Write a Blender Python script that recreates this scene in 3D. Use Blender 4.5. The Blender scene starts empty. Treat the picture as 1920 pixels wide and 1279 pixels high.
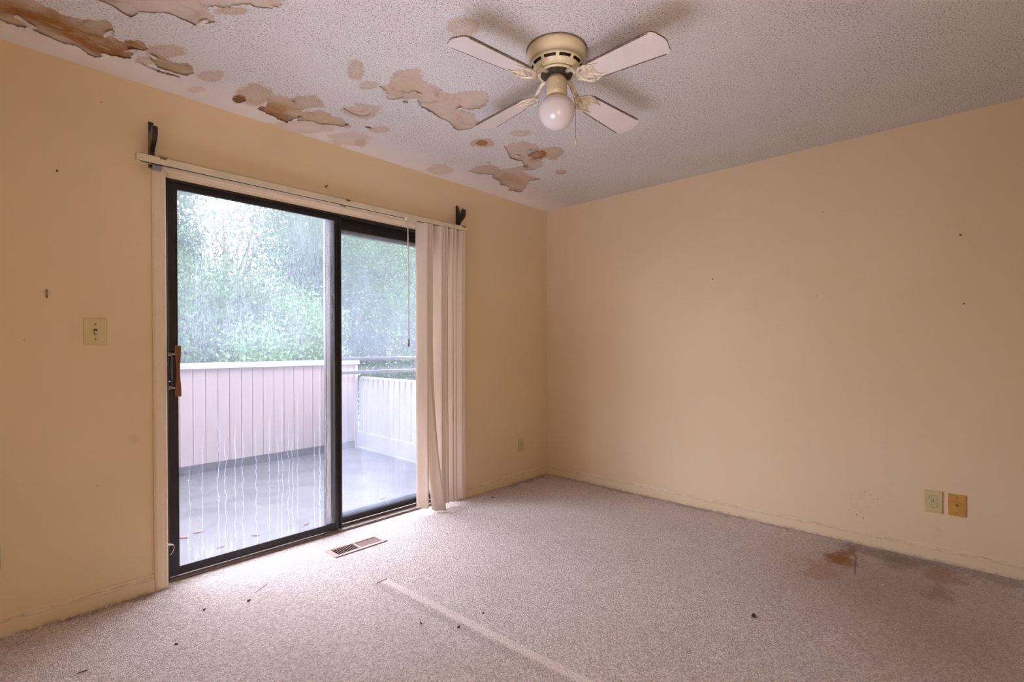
import bpy, bmesh, math, random
import numpy as np
from mathutils import Vector, Matrix, geometry, noise

random.seed(7); rng = np.random.default_rng(7)
S = bpy.context.scene
COL = S.collection
H = 2.44                                   # ceiling height
# ---------------------------------------------------------------- camera
cam_d = bpy.data.cameras.new('camera'); cam = bpy.data.objects.new('camera', cam_d); COL.objects.link(cam)
cam_d.sensor_width = 36; cam_d.lens = 17.357; cam_d.shift_y = 0.00953; cam_d.clip_start = 0.02
_r = Vector((0.68117, -0.73212, -0.00108)); _u = Vector((0.00715, 0.00518, 0.99996)); _f = Vector((0.73209, 0.68115, -0.00876))
cam.matrix_world = Matrix(((_r.x, _u.x, -_f.x, -3.59217), (_r.y, _u.y, -_f.y, -2.90024), (_r.z, _u.z, -_f.z, 1.18656), (0, 0, 0, 1)))
S.camera = cam
# ---------------------------------------------------------------- view, sky, lights
S.view_settings.view_transform = 'Standard'; S.view_settings.look = 'None'
S.view_settings.exposure = 0.0; S.view_settings.gamma = 1.0; S.view_settings.use_curve_mapping = False
S.cycles.diffuse_bounces = 5; S.cycles.max_bounces = 10; S.cycles.transparent_max_bounces = 12; S.cycles.glossy_bounces = 3
S.cycles.use_denoising = True; S.cycles.sample_clamp_indirect = 12
SKY = 17.8
W = bpy.data.worlds.new('overcast_sky'); S.world = W; W.use_nodes = True
wn = W.node_tree.nodes; wl = W.node_tree.links; wn.clear()
w_o = wn.new('ShaderNodeOutputWorld'); w_b = wn.new('ShaderNodeBackground'); w_t = wn.new('ShaderNodeTexCoord')
w_s = wn.new('ShaderNodeSeparateXYZ'); w_m = wn.new('ShaderNodeMapRange'); w_c = wn.new('ShaderNodeMix'); w_c.data_type = 'RGBA'
w_c.inputs[6].default_value = (0.62, 0.58, 0.66, 1); w_c.inputs[7].default_value = (0.94, 0.93, 1.13, 1)
wl.new(w_t.outputs['Generated'], w_s.inputs[0]); wl.new(w_s.outputs[2], w_m.inputs[0])
w_m.inputs[1].default_value = -0.05; w_m.inputs[2].default_value = 0.9
wl.new(w_m.outputs[0], w_c.inputs[0]); wl.new(w_c.outputs[2], w_b.inputs[0]); w_b.inputs[1].default_value = SKY
wl.new(w_b.outputs[0], w_o.inputs[0])


def area_light(name, loc, target, sx, sy, power, color):
    d = bpy.data.lights.new(name, 'AREA'); d.shape = 'RECTANGLE'; d.size = sx; d.size_y = sy; d.energy = power; d.color = color
    o = bpy.data.objects.new(name, d); COL.objects.link(o); o.location = loc
    o.rotation_euler = (Vector(target) - Vector(loc)).to_track_quat('-Z', 'Y').to_euler()
    return o


rl = area_light('warm_fill', (-3.38, -3.66, 0.85), (-2.2, -0.75, 2.30), 1.1, 1.0, 19, (1.0, 0.70, 0.43))  # added unseen warm fill behind the camera, lifts walls and ceiling
rl.data.spread = math.radians(140)
up = area_light('ceiling_fill', (-3.72, -1.65, 0.30), (-1.95, -1.40, 2.44), 1.3, 2.2, 20, (0.90, 0.91, 1.13))      # added unseen fill light, low at the left, brightens the ceiling
up.data.spread = math.radians(80)


# ---------------------------------------------------------------- node helper
def srgb(r, g, b):
    f = lambda c: (c / 255 / 12.92) if c / 255 <= 0.04045 else ((c / 255 + 0.055) / 1.055) ** 2.4
    return (f(r), f(g), f(b), 1.0)


class NT:
    def __init__(s, name):
        s.mat = bpy.data.materials.new(name); s.mat.use_nodes = True
        s.t = s.mat.node_tree; s.t.nodes.clear()
        s.out = s.t.nodes.new('ShaderNodeOutputMaterial'); s._obj = None

    def put(s, sock, v):
        if v is None: return
        if isinstance(v, bpy.types.NodeSocket): s.t.links.new(v, sock)
        elif hasattr(sock.default_value, '__len__') and not hasattr(v, '__len__'): sock.default_value = (v,) * len(sock.default_value)
        elif hasattr(sock.default_value, '__len__'): sock.default_value = tuple(v)[:len(sock.default_value)]
        else: sock.default_value = v

    def n(s, kind, ins=(), **props):
        nd = s.t.nodes.new('ShaderNode' + kind)
        for k, v in props.items(): setattr(nd, k, v)
        for k, v in (ins.items() if isinstance(ins, dict) else enumerate(ins)): s.put(nd.inputs[k], v)
        return nd

    def m(s, op, a, b=None, c=None): return s.n('Math', [a, b, c], operation=op).outputs[0]
    def v(s, op, a, b=None): return s.n('VectorMath', [a, b], operation=op).outputs[0]

    def obj(s):
        if s._obj is None: s._obj = s.n('TexCoord').outputs['Object']
        return s._obj

    def noise(s, scale, detail=3, rough=.5, vec=None, sc3=None, w=None):
        vec = vec or s.obj()
        if sc3: vec = s.v('MULTIPLY', vec, sc3)
        return s.n('TexNoise', {'Vector': vec, 'Scale': scale, 'Detail': detail, 'Roughness': rough}).outputs[0]

    def ramp(s, x, a, b, lo=0., hi=1., smooth=True):
        return s.n('MapRange', {0: x, 1: a, 2: b, 3: lo, 4: hi}, interpolation_type='SMOOTHSTEP' if smooth else 'LINEAR').outputs[0]

    def mix(s, f, a, b, blend='MIX'):
        nd = s.n('Mix', data_type='RGBA', blend_type=blend); s.put(nd.inputs[0], f); s.put(nd.inputs[6], a); s.put(nd.inputs[7], b)
        return nd.outputs[2]

    def bump(s, h, strength=.3, dist=.01): return s.n('Bump', {'Strength': strength, 'Distance': dist, 'Height': h}).outputs[0]

    def bsdf(s, color, rough=.6, metal=0., spec=.3, normal=None, **kw):
        nd = s.n('BsdfPrincipled'); s.put(nd.inputs['Base Color'], color); s.put(nd.inputs['Roughness'], rough)
        s.put(nd.inputs['Metallic'], metal); s.put(nd.inputs['Specular IOR Level'], spec)
        if normal is not None: s.put(nd.inputs['Normal'], normal)
        for k, v in kw.items(): s.put(nd.inputs[k], v)
        return nd.outputs[0]

    def done(s, sh): s.t.links.new(sh, s.out.inputs[0]); return s.mat


def plain(name, color, rough=.55, metal=0., var=.08, scale=30, bump=0., spec=.3, sc3=None):
    t = NT(name); c = Vector(color[:3])
    x = t.noise(scale, 4, .6, sc3=sc3)
    col = t.mix(t.ramp(x, .3, .7), tuple(c * (1 - var)) + (1,), tuple(c * (1 + var)) + (1,))
    return t.done(t.bsdf(col, rough, metal, spec, t.bump(x, bump, .004) if bump else None))


# ---------------------------------------------------------------- materials
M = {}


def wall_material(name, spots, drips=()):
    t = NT(name)
    big = t.noise(1.3, 3, .6); fine = t.noise(160, 2, .6)
    base = t.mix(t.ramp(big, .3, .7), (.715, .58, .385, 1), (.75, .605, .41, 1))
    scuff = t.ramp(t.noise(9, 6, .75, sc3=(1, 1, .6)), .68, .80)
    col = t.mix(t.m('MULTIPLY', scuff, .22), base, (.42, .34, .25, 1))
    pale = t.ramp(t.noise(4.5, 5, .7), .66, .8)
    col = t.mix(t.m('MULTIPLY', pale, .18), col, (.80, .70, .56, 1))
    for (p, r, s, c) in spots:               # marks with a shape of their own
        d = t.n('VectorMath', [t.obj(), p], operation='DISTANCE').outputs['Value']
        d = t.m('ADD', d, t.m('MULTIPLY', t.m('SUBTRACT', t.noise(180, 4, .7), .5), r * 1.5))
        col = t.mix(t.m('MULTIPLY', t.ramp(d, r * .55, r * .2), s), col, c)
    for (p, half, s, c) in drips:
        q = t.v('DIVIDE', t.v('SUBTRACT', t.obj(), p), half)
        d = t.n('VectorMath', [q], operation='LENGTH').outputs['Value']
        msk = t.m('MULTIPLY', t.ramp(d, 1., .2), t.ramp(t.noise(34, 7, .85), .45, .8))
        col = t.mix(t.m('MULTIPLY', msk, s), col, c)
    return t.done(t.bsdf(col, .62, 0, .25, t.bump(t.m('ADD', fine, t.m('MULTIPLY', t.noise(40, 3), .6)), .10, .002)))


DK = (.05, .035, .025, 1); YL = (.42, .30, .14, 1)
M['wall_left'] = wall_material('painted_wall_beside_door',
    [((-3.212, 0, 2.30), .008, .5, DK), ((-2.42, 0, 2.36), .006, .4, DK), ((-3.47, 0, 1.217), .012, .3, DK), ((-3.237, 0, .558), .012, .25, DK),
     ((-2.147, 0, 2.165), .02, .7, (.12, .07, .04, 1)), ((-.554, 0, 1.647), .006, .6, DK), ((-3.40, 0, 1.42), .03, .25, (.3, .25, .18, 1)), ((-3.1, 0, .75), .05, .12, DK)])
M['wall_right'] = wall_material('painted_wall_far_side',
    [((0, -2.186, 1.503), .012, .35, DK), ((0, -2.216, 2.027), .012, .4, DK), ((0, -2.439, .316), .008, .9, DK), ((0, -2.466, .302), .007, .9, DK),
     ((0, -2.50, .285), .006, .8, DK), ((0, -2.40, .17), .012, .55, DK), ((0, -2.43, .155), .010, .6, DK), ((0, -2.36, .19), .007, .5, DK), ((0, -.933, 1.946), .006, .4, DK),
     ((0, -1.967, 1.325), .006, .3, DK), ((0, -1.3, 1.60), .01, .2, DK)],
    [((0, -2.43, .24), (.3, .16, .20), .45, YL), ((0, -2.77, .16), (.3, .03, .12), .5, YL), ((0, -2.55, .5), (.3, .04, .35), .25, YL)])
M['paint_back'] = wall_material('painted_wall_plain', [])
t = NT('cream_painted_trim')
grime = t.m('MULTIPLY', t.ramp(t.noise(14, 6, .75, sc3=(1, 1, 3)), .55, .75), .3)
M['trim'] = t.done(t.bsdf(t.mix(grime, (.74, .62, .46, 1), (.42, .32, .2, 1)), .42, 0, .4, t.bump(t.noise(60, 3, sc3=(1, 1, .2)), .05, .002)))
t = NT('cream_painted_baseboard')
z = t.n('SeparateXYZ', [t.obj()]).outputs[2]
ledge = t.m('MULTIPLY', t.ramp(z, .050, .066), t.ramp(z, .082, .070))
dirt = t.m('MULTIPLY', ledge, t.ramp(t.noise(1., 7, .8, sc3=(22, 22, 90)), .44, .66))
low = t.m('MULTIPLY', t.ramp(z, .02, .0), t.ramp(t.noise(25, 5, .7), .4, .65))
c = t.mix(t.m('MULTIPLY', dirt, .5), (.715, .59, .41, 1), (.26, .12, .03, 1))
M['baseboard'] = t.done(t.bsdf(t.mix(t.m('MULTIPLY', low, .5), c, (.2, .13, .07, 1)), .45, 0, .35))

# carpet
t = NT('looped_beige_carpet')
vor = t.n('TexVoronoi', {'Vector': t.obj(), 'Scale': 165., 'Randomness': .95})
cell = t.n('SeparateColor', [vor.outputs['Color']]).outputs[0]
col = t.mix(cell, (.48, .405, .375, 1), (.90, .805, .77, 1))
col = t.mix(t.m('MULTIPLY', t.ramp(t.noise(300, 2), .50, .66), .5), col, (.24, .17, .13, 1))
col = t.mix(t.m('MULTIPLY', t.ramp(t.noise(2.2, 4, .6), .45, .75), .16), col, (.33, .26, .22, 1))
pxy = t.n('SeparateXYZ', [t.obj()])
seam_x = t.m('ADD', t.m('MULTIPLY', pxy.outputs[1], .052), t.m('ADD', pxy.outputs[0], 2.243))     # 0 along the pale strip
sd = t.m('ABSOLUTE', t.m('ADD', seam_x, t.m('MULTIPLY', t.m('SUBTRACT', t.noise(30, 3), .5), .014)))
ym = t.m('MULTIPLY', t.ramp(pxy.outputs[1], -.69, -.74), t.ramp(pxy.outputs[1], -2.3, -1.9))
col = t.mix(t.m('MULTIPLY', t.m('MULTIPLY', t.ramp(sd, .026, .014), ym), .5), col, (.98, .88, .82, 1))
col = t.mix(t.m('MULTIPLY', t.m('MULTIPLY', t.ramp(t.m('ABSOLUTE', t.m('ADD', seam_x, .05)), .04, .0), ym), .22), col, (.22, .17, .15, 1))
swarp = t.v('ADD', t.obj(), t.v('MULTIPLY', t.v('SUBTRACT', t.n('TexNoise', {'Vector': t.obj(), 'Scale': 8., 'Detail': 5., 'Roughness': .65}).outputs[1], (.5, .5, .5)), (.26, .26, 0)))
for (x, y, rx, ry, s, cc) in [(-.5, -2.65, .95, .75, .42, (.30, .19, .125, 1)), (-.34, -2.36, .13, .10, .95, (.27, .085, .008, 1)), (-.20, -2.39, .11, .07, .8, (.24, .09, .015, 1)), (-.56, -2.32, .18, .12, .45, (.36, .16, .05, 1)),  # first entry: broad darker brown zone over the right of the carpet
                              (-.22, -2.79, .16, .11, .55, (.26, .125, .04, 1)), (-.19, -2.62, .12, .10, .45, (.2, .1, .05, 1)), (-.46, -2.78, .13, .07, .5, (.22, .11, .05, 1)),
                              (-.10, -2.55, .08, .30, .5, (.16, .10, .06, 1)), (-.07, -3.0, .10, .3, .4, (.16, .10, .06, 1)), (-.6, -2.6, .35, .25, .3, (.25, .15, .09, 1)),
                              (-.02, -1.3, .045, 1.5, .4, (.2, .14, .1, 1)), (-3.3, .0, .6, .06, .5, (.16, .10, .06, 1)), (-.3, -.02, .45, .07, .5, (.16, .11, .07, 1)),  # wall-foot entries: edge dirt and shade painted into the carpet colour
                              (-1.1, -2.9, .5, .4, .3, (.27, .17, .11, 1)), (-1.55, -2.75, .05, .04, .5, (.24, .08, .03, 1)), (-2.45, -2.05, .03, .025, .4, (.35, .14, .06, 1))]:
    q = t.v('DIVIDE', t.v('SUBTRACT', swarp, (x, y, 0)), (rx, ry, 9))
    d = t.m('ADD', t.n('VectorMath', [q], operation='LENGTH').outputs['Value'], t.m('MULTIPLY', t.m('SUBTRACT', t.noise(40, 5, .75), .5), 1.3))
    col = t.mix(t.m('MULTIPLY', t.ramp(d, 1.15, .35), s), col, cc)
crease = t.m('ABSOLUTE', t.m('SUBTRACT', pxy.outputs[1], t.m('ADD', t.m('MULTIPLY', pxy.outputs[0], .12), t.m('ADD', -2.395, t.m('MULTIPLY', t.noise(25, 2), -.012)))))
cm = t.m('MULTIPLY', t.ramp(crease, .007, .002), t.m('MULTIPLY', t.ramp(pxy.outputs[0], -.53, -.49), t.ramp(pxy.outputs[0], -.20, -.30)))
col = t.mix(t.m('MULTIPLY', cm, .65), col, (.1, .05, .025, 1))
hgt = t.m('ADD', vor.outputs['Distance'], t.m('MULTIPLY', t.noise(330, 2), -.6))
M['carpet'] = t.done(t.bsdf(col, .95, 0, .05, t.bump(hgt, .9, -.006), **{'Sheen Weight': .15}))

# ceiling: popcorn texture with water stains
STAINS = [(-2.859,-0.314,1.819,0.079,0.044,0.45),(-2.870,-0.129,2.019,0.052,0.027,0.30),(-2.427,-0.854,1.134,0.087,0.039,0.50),(-2.298,-1.435,1.958,0.072,0.063,0.45),(-2.316,-0.779,1.875,0.055,0.040,0.45),(-1.481,-0.691,2.075,0.079,0.071,0.60),(-1.485,-0.686,1.049,0.040,0.036,1.00),(-1.425,-0.950,2.335,0.069,0.044,0.40),(-1.370,-0.138,1.458,0.112,0.096,0.35),(-2.449,-0.386,1.912,0.109,0.070,0.60),(-2.656,-0.283,1.517,0.141,0.078,0.65),(-2.695,-0.179,1.568,0.054,0.030,0.90),(-2.014,-0.394,2.117,0.063,0.041,0.45),(-2.350,-0.085,2.236,0.217,0.087,0.30),(-2.065,-0.135,1.879,0.140,0.099,0.30),(-1.989,-0.147,1.178,0.068,0.037,0.35),(-0.741,-0.732,0.081,0.045,0.041,0.60),(-2.944,-0.878,2.203,0.070,0.028,0.60),(-3.048,-0.391,1.997,0.093,0.046,0.50),(-3.091,-0.253,2.013,0.059,0.028,0.45),(-1.071,-0.896,0.572,0.116,0.086,0.65),(-1.107,-0.818,0.548,0.081,0.069,1.00),(-2.199,-0.519,1.986,0.114,0.079,0.45),(-2.127,-0.849,2.107,0.065,0.046,0.60)]
t = NT('popcorn_ceiling_texture')
vor = t.n('TexVoronoi', {'Vector': t.obj(), 'Scale': 190., 'Randomness': 1.})
n1 = t.noise(250, 4, .7); n2 = t.noise(105, 3, .6)
py = t.n('SeparateXYZ', [t.obj()]).outputs[1]
edge = t.ramp(t.m('ADD', py, t.m('MULTIPLY', t.m('SUBTRACT', t.noise(5, 2), .5), .2)), -.06, -.42)     # thin coat beside the door wall
hgt = t.m('MULTIPLY', t.m('ADD', t.m('MULTIPLY', vor.outputs['Distance'], -1.1), t.m('ADD', n1, t.m('MULTIPLY', n2, .8))), t.m('ADD', t.m('MULTIPLY', edge, .85), .15))
pit_shade = t.m('MULTIPLY', t.m('MULTIPLY', t.ramp(t.noise(125, 3, .62), .55, .61), edge), t.ramp(t.noise(3, 3), .30, .62, .45, 1.))
col = t.mix(t.m('MULTIPLY', pit_shade, .7), (.84, .80, .785, 1), (.25, .20, .18, 1))  # shade of the popcorn pits painted in as dark speckles
wob = t.m('ADD', t.m('MULTIPLY', t.m('SUBTRACT', t.noise(13, 4, .6), .5), 1.25), t.m('MULTIPLY', t.m('SUBTRACT', t.noise(60, 3, .6), .5), .6))
for (x, y, a, s1, s2, st) in STAINS:
    q = t.n('Mapping', {0: t.obj(), 1: (x, y, H), 2: (0, 0, a), 3: (s1, s2, 1.)}, vector_type='TEXTURE').outputs[0]
    d = t.m('ADD', t.n('VectorMath', [t.v('MULTIPLY', q, (1, 1, 0))], operation='LENGTH').outputs['Value'], wob)
    msk = t.m('MULTIPLY', t.ramp(d, 1.1, .75), t.ramp(d, .2, 1., .7, 1.))
    grain = t.ramp(n1, .35, .62, .45, 1.)
    col = t.mix(t.m('MULTIPLY', t.m('MULTIPLY', msk, grain if st < .85 else 1.), min(.9, st * 1.6) if st < .85 else 1.), col, (.54, .33, .13, 1) if st < .85 else (.36, .135, .02, 1))
M['popcorn'] = t.done(t.bsdf(col, .9, 0, .1, t.bump(hgt, .7, .010)))

# bare ceiling board behind the peeled coat
t = NT('stained_bare_ceiling_board')
sx = t.n('SeparateXYZ', [t.obj()])
warp = t.v('ADD', t.obj(), t.v('MULTIPLY', t.n('TexNoise', {'Vector': t.obj(), 'Scale': 4., 'Detail': 3.}).outputs[1], (.35, .35, 0)))
st1 = t.noise(6, 5, .65, vec=warp, sc3=(1, 2.2, 1)); st2 = t.noise(17, 4, .6, vec=warp)
col = t.mix(t.ramp(st1, .35, .65), (.50, .42, .345, 1), (.58, .445, .365, 1))
col = t.mix(t.m('MULTIPLY', t.ramp(st2, .48, .72), .55), col, (.40, .25, .14, 1))
for (x, y, rx, ry, s, cc) in [(-3.42, -.30, .22, .13, 1., (.30, .135, .035, 1)), (-3.25, -.22, .20, .10, .95, (.31, .14, .04, 1)), (-3.14, -.36, .08, .07, 1., (.30, .13, .03, 1)), (-3.26, -.37, .12, .06, .5, (.42, .36, .27, 1)),
                              (-3.0, -.27, .14, .10, .9, (.40, .30, .17, 1)), (-2.53, -.20, .09, .12, 1., (.30, .125, .025, 1)), (-2.40, -.27, .3, .14, .6, (.50, .36, .20, 1)),
                              (-1.06, -.80, .12, .08, 1., (.30, .10, .02, 1)), (-2.69, -.17, .1, .1, .9, (.2, .09, .04, 1)), (-.9, -.35, .18, .12, .6, (.46, .26, .18, 1)), (-1.16, -.37, .12, .10, .5, (.42, .33, .26, 1)),
                              (-2.22, -.9, .12, .12, .5, (.5, .36, .22, 1)), (-2.08, -.36, .08, .05, .8, (.2, .12, .07, 1))]:
    q = t.v('DIVIDE', t.v('SUBTRACT', warp, (x + .17, y + .17, H)), (rx, ry, 9))
    d = t.m('ADD', t.n('VectorMath', [q], operation='LENGTH').outputs['Value'], t.m('MULTIPLY', t.m('SUBTRACT', st2, .5), 1.4))
    col = t.mix(t.m('MULTIPLY', t.ramp(d, 1.25, .35), s), col, cc)
swirl = t.noise(9, 6, .7, vec=t.v('ADD', warp, t.v('MULTIPLY', t.n('TexNoise', {'Vector': t.obj(), 'Scale': 11., 'Detail': 4.}).outputs[1], (.12, .12, 0))), sc3=(1, 1.8, 1))
col = t.mix(t.m('MULTIPLY', t.ramp(swirl, .50, .66), .45), col, (.60, .51, .42, 1)); col = t.mix(t.m('MULTIPLY', t.ramp(swirl, .44, .34), .5), col, (.26, .15, .07, 1))
fl = t.ramp(t.noise(46, 5, .75, sc3=(1.6, 1, 1)), .70, .73)
col = t.mix(t.m('MULTIPLY', fl, .8), col, (.72, .64, .58, 1))
M['board'] = t.done(t.bsdf(col, .85, 0, .1, t.bump(t.m('ADD', st1, fl), .3, .004)))
M['paint_edge'] = plain('torn_ceiling_coat_edge', (.66, .58, .52), .9, var=.15, scale=90)

# door frame, glass
M['bronze'] = plain('dark_bronze_aluminium', (.022, .018, .0175), .38, .3, .25, 18, spec=.5)
M['sill'] = plain('weathered_aluminium_sill', (.20, .155, .135), .45, .4, .3, 24, .1, sc3=(1, 6, 6))
M['pale_alu'] = plain('pale_oxidised_aluminium', (.92, .83, .84), .5, .2, .15, 40, sc3=(1, 1, .3))
M['gasket'] = plain('perished_black_gasket', (.05, .045, .05), .7, 0, .5, 60, sc3=(1, 1, .4))
M['grey_alu'] = plain('grey_aluminium_track', (.30, .31, .36), .45, .3, .15, 30)
M['track_dark'] = plain('dull_grey_track', (.03, .03, .038), .6, 0, .2, 30)
M['chrome'] = plain('dull_chrome', (.62, .58, .55), .22, 1., .1, 40)
M['blackmetal'] = plain('black_latch_metal', (.012, .012, .013), .35, .5, .3, 60)
t = NT('reddish_brown_wood_handle')
g = t.noise(30, 5, .6, sc3=(6, 6, .5))
M['handle_wood'] = t.done(t.bsdf(t.mix(t.ramp(g, .3, .7), (.14, .045, .014, 1), (.25, .085, .028, 1)), .4, 0, .4))
t = NT('near_black_stained_wood')
g = t.noise(24, 5, .6, sc3=(4, 4, 1))
M['dark_wood'] = t.done(t.bsdf(t.mix(t.ramp(g, .3, .75), (.010, .006, .005, 1), (.035, .018, .014, 1)), .3, 0, .5))


def glass_film(name, streaky):
    """water-stained pane: clear glass with a thin pale deposit that scatters the daylight"""
    t = NT(name); s = t.n('SeparateXYZ', [t.obj()]); x, zz = s.outputs[0], s.outputs[2]
    fine = t.noise(1., 3, .75, sc3=(330, 1, 80)); med = t.noise(1., 5, .75, sc3=(110, 1, 16)); big = t.noise(1., 3, .6, sc3=(7, 1, 2.2))
    up = t.ramp(zz, .95, 1.35)
    if streaky:
        mott = t.m('MULTIPLY', t.ramp(t.m('ADD', t.m('MULTIPLY', fine, .55), t.m('MULTIPLY', med, .55)), .42, .72), t.ramp(big, .25, .7, .35, 1.))
        cov = t.m('ADD', t.m('ADD', .06, t.m('MULTIPLY', up, .10)), t.m('MULTIPLY', mott, t.m('ADD', .05, t.m('MULTIPLY', up, .25))))
        top = t.m('MULTIPLY', t.ramp(t.m('ADD', zz, t.m('MULTIPLY', t.noise(1., 3, .6, sc3=(6, 1, 3)), .5)), 1.9, 2.35), .24)
        cov = t.m('ADD', cov, top)
    else:
        mott = t.m('ADD', t.m('MULTIPLY', t.ramp(fine, .35, .7), .02), t.m('MULTIPLY', t.ramp(med, .35, .7), .04))
        cov = t.m('ADD', t.m('ADD', .13, mott), t.m('MULTIPLY', t.ramp(big, .3, .7), .06))
        cov = t.m('ADD', cov, t.m('MULTIPLY', up, .06))
    # runs: thin wavy pale trails left by water down the lower half
    runs = None
    for (N, seed, wdt, z1) in ((26., 3.1, .028, .85), (17., 8.7, .028, .75)):
        wob = t.m('MULTIPLY', t.m('SUBTRACT', t.noise(1., 4, .65, sc3=(6, 1, 13)), .5), .75 * N / 17)
        u = t.m('ADD', t.m('ADD', t.m('MULTIPLY', x, N), wob), seed)
        cid = t.m('FLOOR', u); fr = t.m('SUBTRACT', u, cid)
        r1 = t.n('TexWhiteNoise', {'W': t.m('ADD', cid, seed)}, noise_dimensions='1D').outputs[0]
        r2 = t.n('TexWhiteNoise', {'W': t.m('ADD', t.m('MULTIPLY', cid, 1.7), seed + 9.3)}, noise_dimensions='1D').outputs[0]
        d = t.m('ABSOLUTE', t.m('SUBTRACT', fr, t.m('ADD', .25, t.m('MULTIPLY', r1, .5))))
        wz = t.m('MULTIPLY', wdt * N / 17, t.ramp(t.noise(1., 2, .5, sc3=(30, 1, 40)), .3, .7, .75, 1.4))
        ln = t.m('SUBTRACT', 1., t.m('DIVIDE', d, wz)); ln = t.n('Clamp', [t.m('MULTIPLY', ln, 1.6)]).outputs[0]
        zt = t.m('MULTIPLY', z1, t.m('ADD', .55, t.m('MULTIPLY', r2, .55)))
        ln = t.m('MULTIPLY', ln, t.ramp(t.m('SUBTRACT', zt, zz), 0., .1)); ln = t.m('MULTIPLY', ln, t.m('GREATER_THAN', r2, .48))
        runs = ln if runs is None else t.m('MAXIMUM', runs, ln)
    cov = t.m('ADD', cov, t.m('MULTIPLY', runs, .22 if streaky else .07))
    cov = t.m('ADD', cov, t.m('MULTIPLY', t.m('MULTIPLY', t.ramp(zz, .22, .06), t.ramp(t.noise(1., 2, .6, sc3=(60, 1, 6)), .4, .65)), .10 if streaky else .04))
    cov = t.n('Clamp', {0: cov, 1: 0., 2: .75}).outputs[0]
    film = t.n('MixShader', [.35, t.n('BsdfTranslucent', [(.70, .80, 1.0, 1)]).outputs[0], t.n('BsdfDiffuse', [(.80, .80, .86, 1)]).outputs[0]]).outputs[0]
    clear = t.n('MixShader', [.035, t.n('BsdfTransparent', [(.97, .985, .98, 1)]).outputs[0], t.n('BsdfGlossy', {'Color': (1, 1, 1, 1), 'Roughness': .03}).outputs[0]]).outputs[0]
    return t.done(t.n('MixShader', [cov, clear, film]).outputs[0])


M['glass_a'] = glass_film('streaked_dirty_glass', True)
M['glass_b'] = glass_film('evenly_fogged_glass', False)
t = NT('clear_glass_face')
M['glass_clear'] = t.done(t.n('MixShader', [.03, t.n('BsdfTransparent', [(.97, .985, .98, 1)]).outputs[0], t.n('BsdfGlossy', {'Roughness': .03}).outputs[0]]).outputs[0])

# blind
t = NT('cream_vinyl_vane')
M['vane'] = t.done(t.n('MixShader', [.30, t.bsdf((.82, .72, .62, 1), .45, 0, .3), t.n('BsdfTranslucent', [(.84, .72, .62, 1)]).outputs[0]]).outputs[0])
M['rail'] = plain('cream_enamel_headrail', (.66, .58, .40), .35, 0, .06, 12, spec=.5)
M['groove'] = plain('dark_track_slot', (.02, .02, .022), .4, .3, .2)
M['clear_plastic'] = plain('yellowed_clear_plastic', (.70, .64, .58), .25, 0, .1)
# fan
M['fan_cream'] = plain('aged_cream_enamel', (.66, .56, .35), .28, 0, .07, 14, spec=.5)
M['fan_gold'] = plain('worn_cream_scrollwork', (.64, .55, .42), .35, .1, .2, 60, spec=.5)
M['fan_dark'] = plain('dusty_dark_interior', (.05, .035, .025), .8, 0, .4, 80)
M['fan_metal'] = plain('bare_zinc_metal', (.55, .52, .47), .3, .9, .15, 60)
M['blade'] = plain('off_white_blade_laminate', (.64, .575, .54), .45, 0, .05, 6, spec=.3)
M['dust'] = plain('grey_brown_dust', (.17, .12, .085), .95, 0, .5, 150, .4)
t = NT('opal_glass_globe')
M['globe'] = t.done(t.bsdf((.62, .56, .54, 1), .16, 0, .5, **{'Subsurface Weight': .3, 'Subsurface Radius': (.03, .025, .02)}))
# electrical
M['ivory'] = plain('ivory_plastic_plate', (.60, .50, .27), .4, 0, .05, 20, spec=.4)
M['ivory_light'] = plain('ivory_receptacle_face', (.66, .57, .37), .4, 0, .05, 20, spec=.4)
M['tan_plate'] = plain('yellowed_tan_plate', (.56, .30, .075), .42, 0, .1, 20, spec=.4)
M['slot'] = plain('dark_slot', (.02, .012, .008), .7)
M['brass'] = plain('tarnished_brass', (.20, .14, .07), .4, .8, .3, 90)
M['register'] = plain('tan_painted_register', (.38, .27, .23), .45, .1, .12, 40)
M['chip'] = plain('white_paint_chip', (.85, .80, .78), .8, 0, .1, 60)
M['crumb'] = plain('dark_dry_crumb', (.05, .028, .018), .9, 0, .4, 90)
M['straw'] = plain('dry_grass_stem', (.20, .15, .09), .8, 0, .3, 60)
# outside
t = NT('wet_weathered_deck_boards')
n1 = t.noise(3.2, 5, .6); n2 = t.noise(26, 4, .6, sc3=(1, 5, 1))
col = t.mix(t.ramp(n1, .35, .7), (.032, .031, .030, 1), (.039, .037, .036, 1)); col = t.mix(t.m('MULTIPLY', t.ramp(n2, .4, .7), .4), col, (.028, .027, .028, 1))
M['deck'] = t.done(t.bsdf(col, t.ramp(n1, .35, .65, .38, .6), 0, .3))
M['fence'] = plain('pale_pink_painted_siding', (.180, .142, .142), .7, 0, .06, 5, sc3=(1, 1, .2))
M['fence_cap'] = plain('white_painted_cap_board', (.21, .20, .215), .6, 0, .06, 6)
M['fence_gap_shade'] = plain('dark_gap_shade', (.022, .018, .018), .8, 0, .5, 18, .2)  # near-black colour for the shade in the gap below the fence boards
M['slat'] = plain('white_painted_slat', (.13, .127, .133), .65, 0, .06, 6, sc3=(1, 1, .2))
M['leaf_dead'] = plain('rust_brown_dead_leaf', (.12, .048, .035), .8, 0, .3, 40)
M['bark'] = plain('grey_brown_bark', (.06, .045, .035), .9, 0, .4, 20, .5, sc3=(1, 1, .3))
M['lawn'] = plain('shaded_rough_lawn', (.03, .055, .02), .95, 0, .4, 3)
M['roof'] = plain('pinkish_shingle_roof', (.22, .15, .14), .8, 0, .15, 9)
M['house'] = plain('pale_neighbour_siding', (.25, .22, .21), .8, 0, .05, 4)


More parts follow.
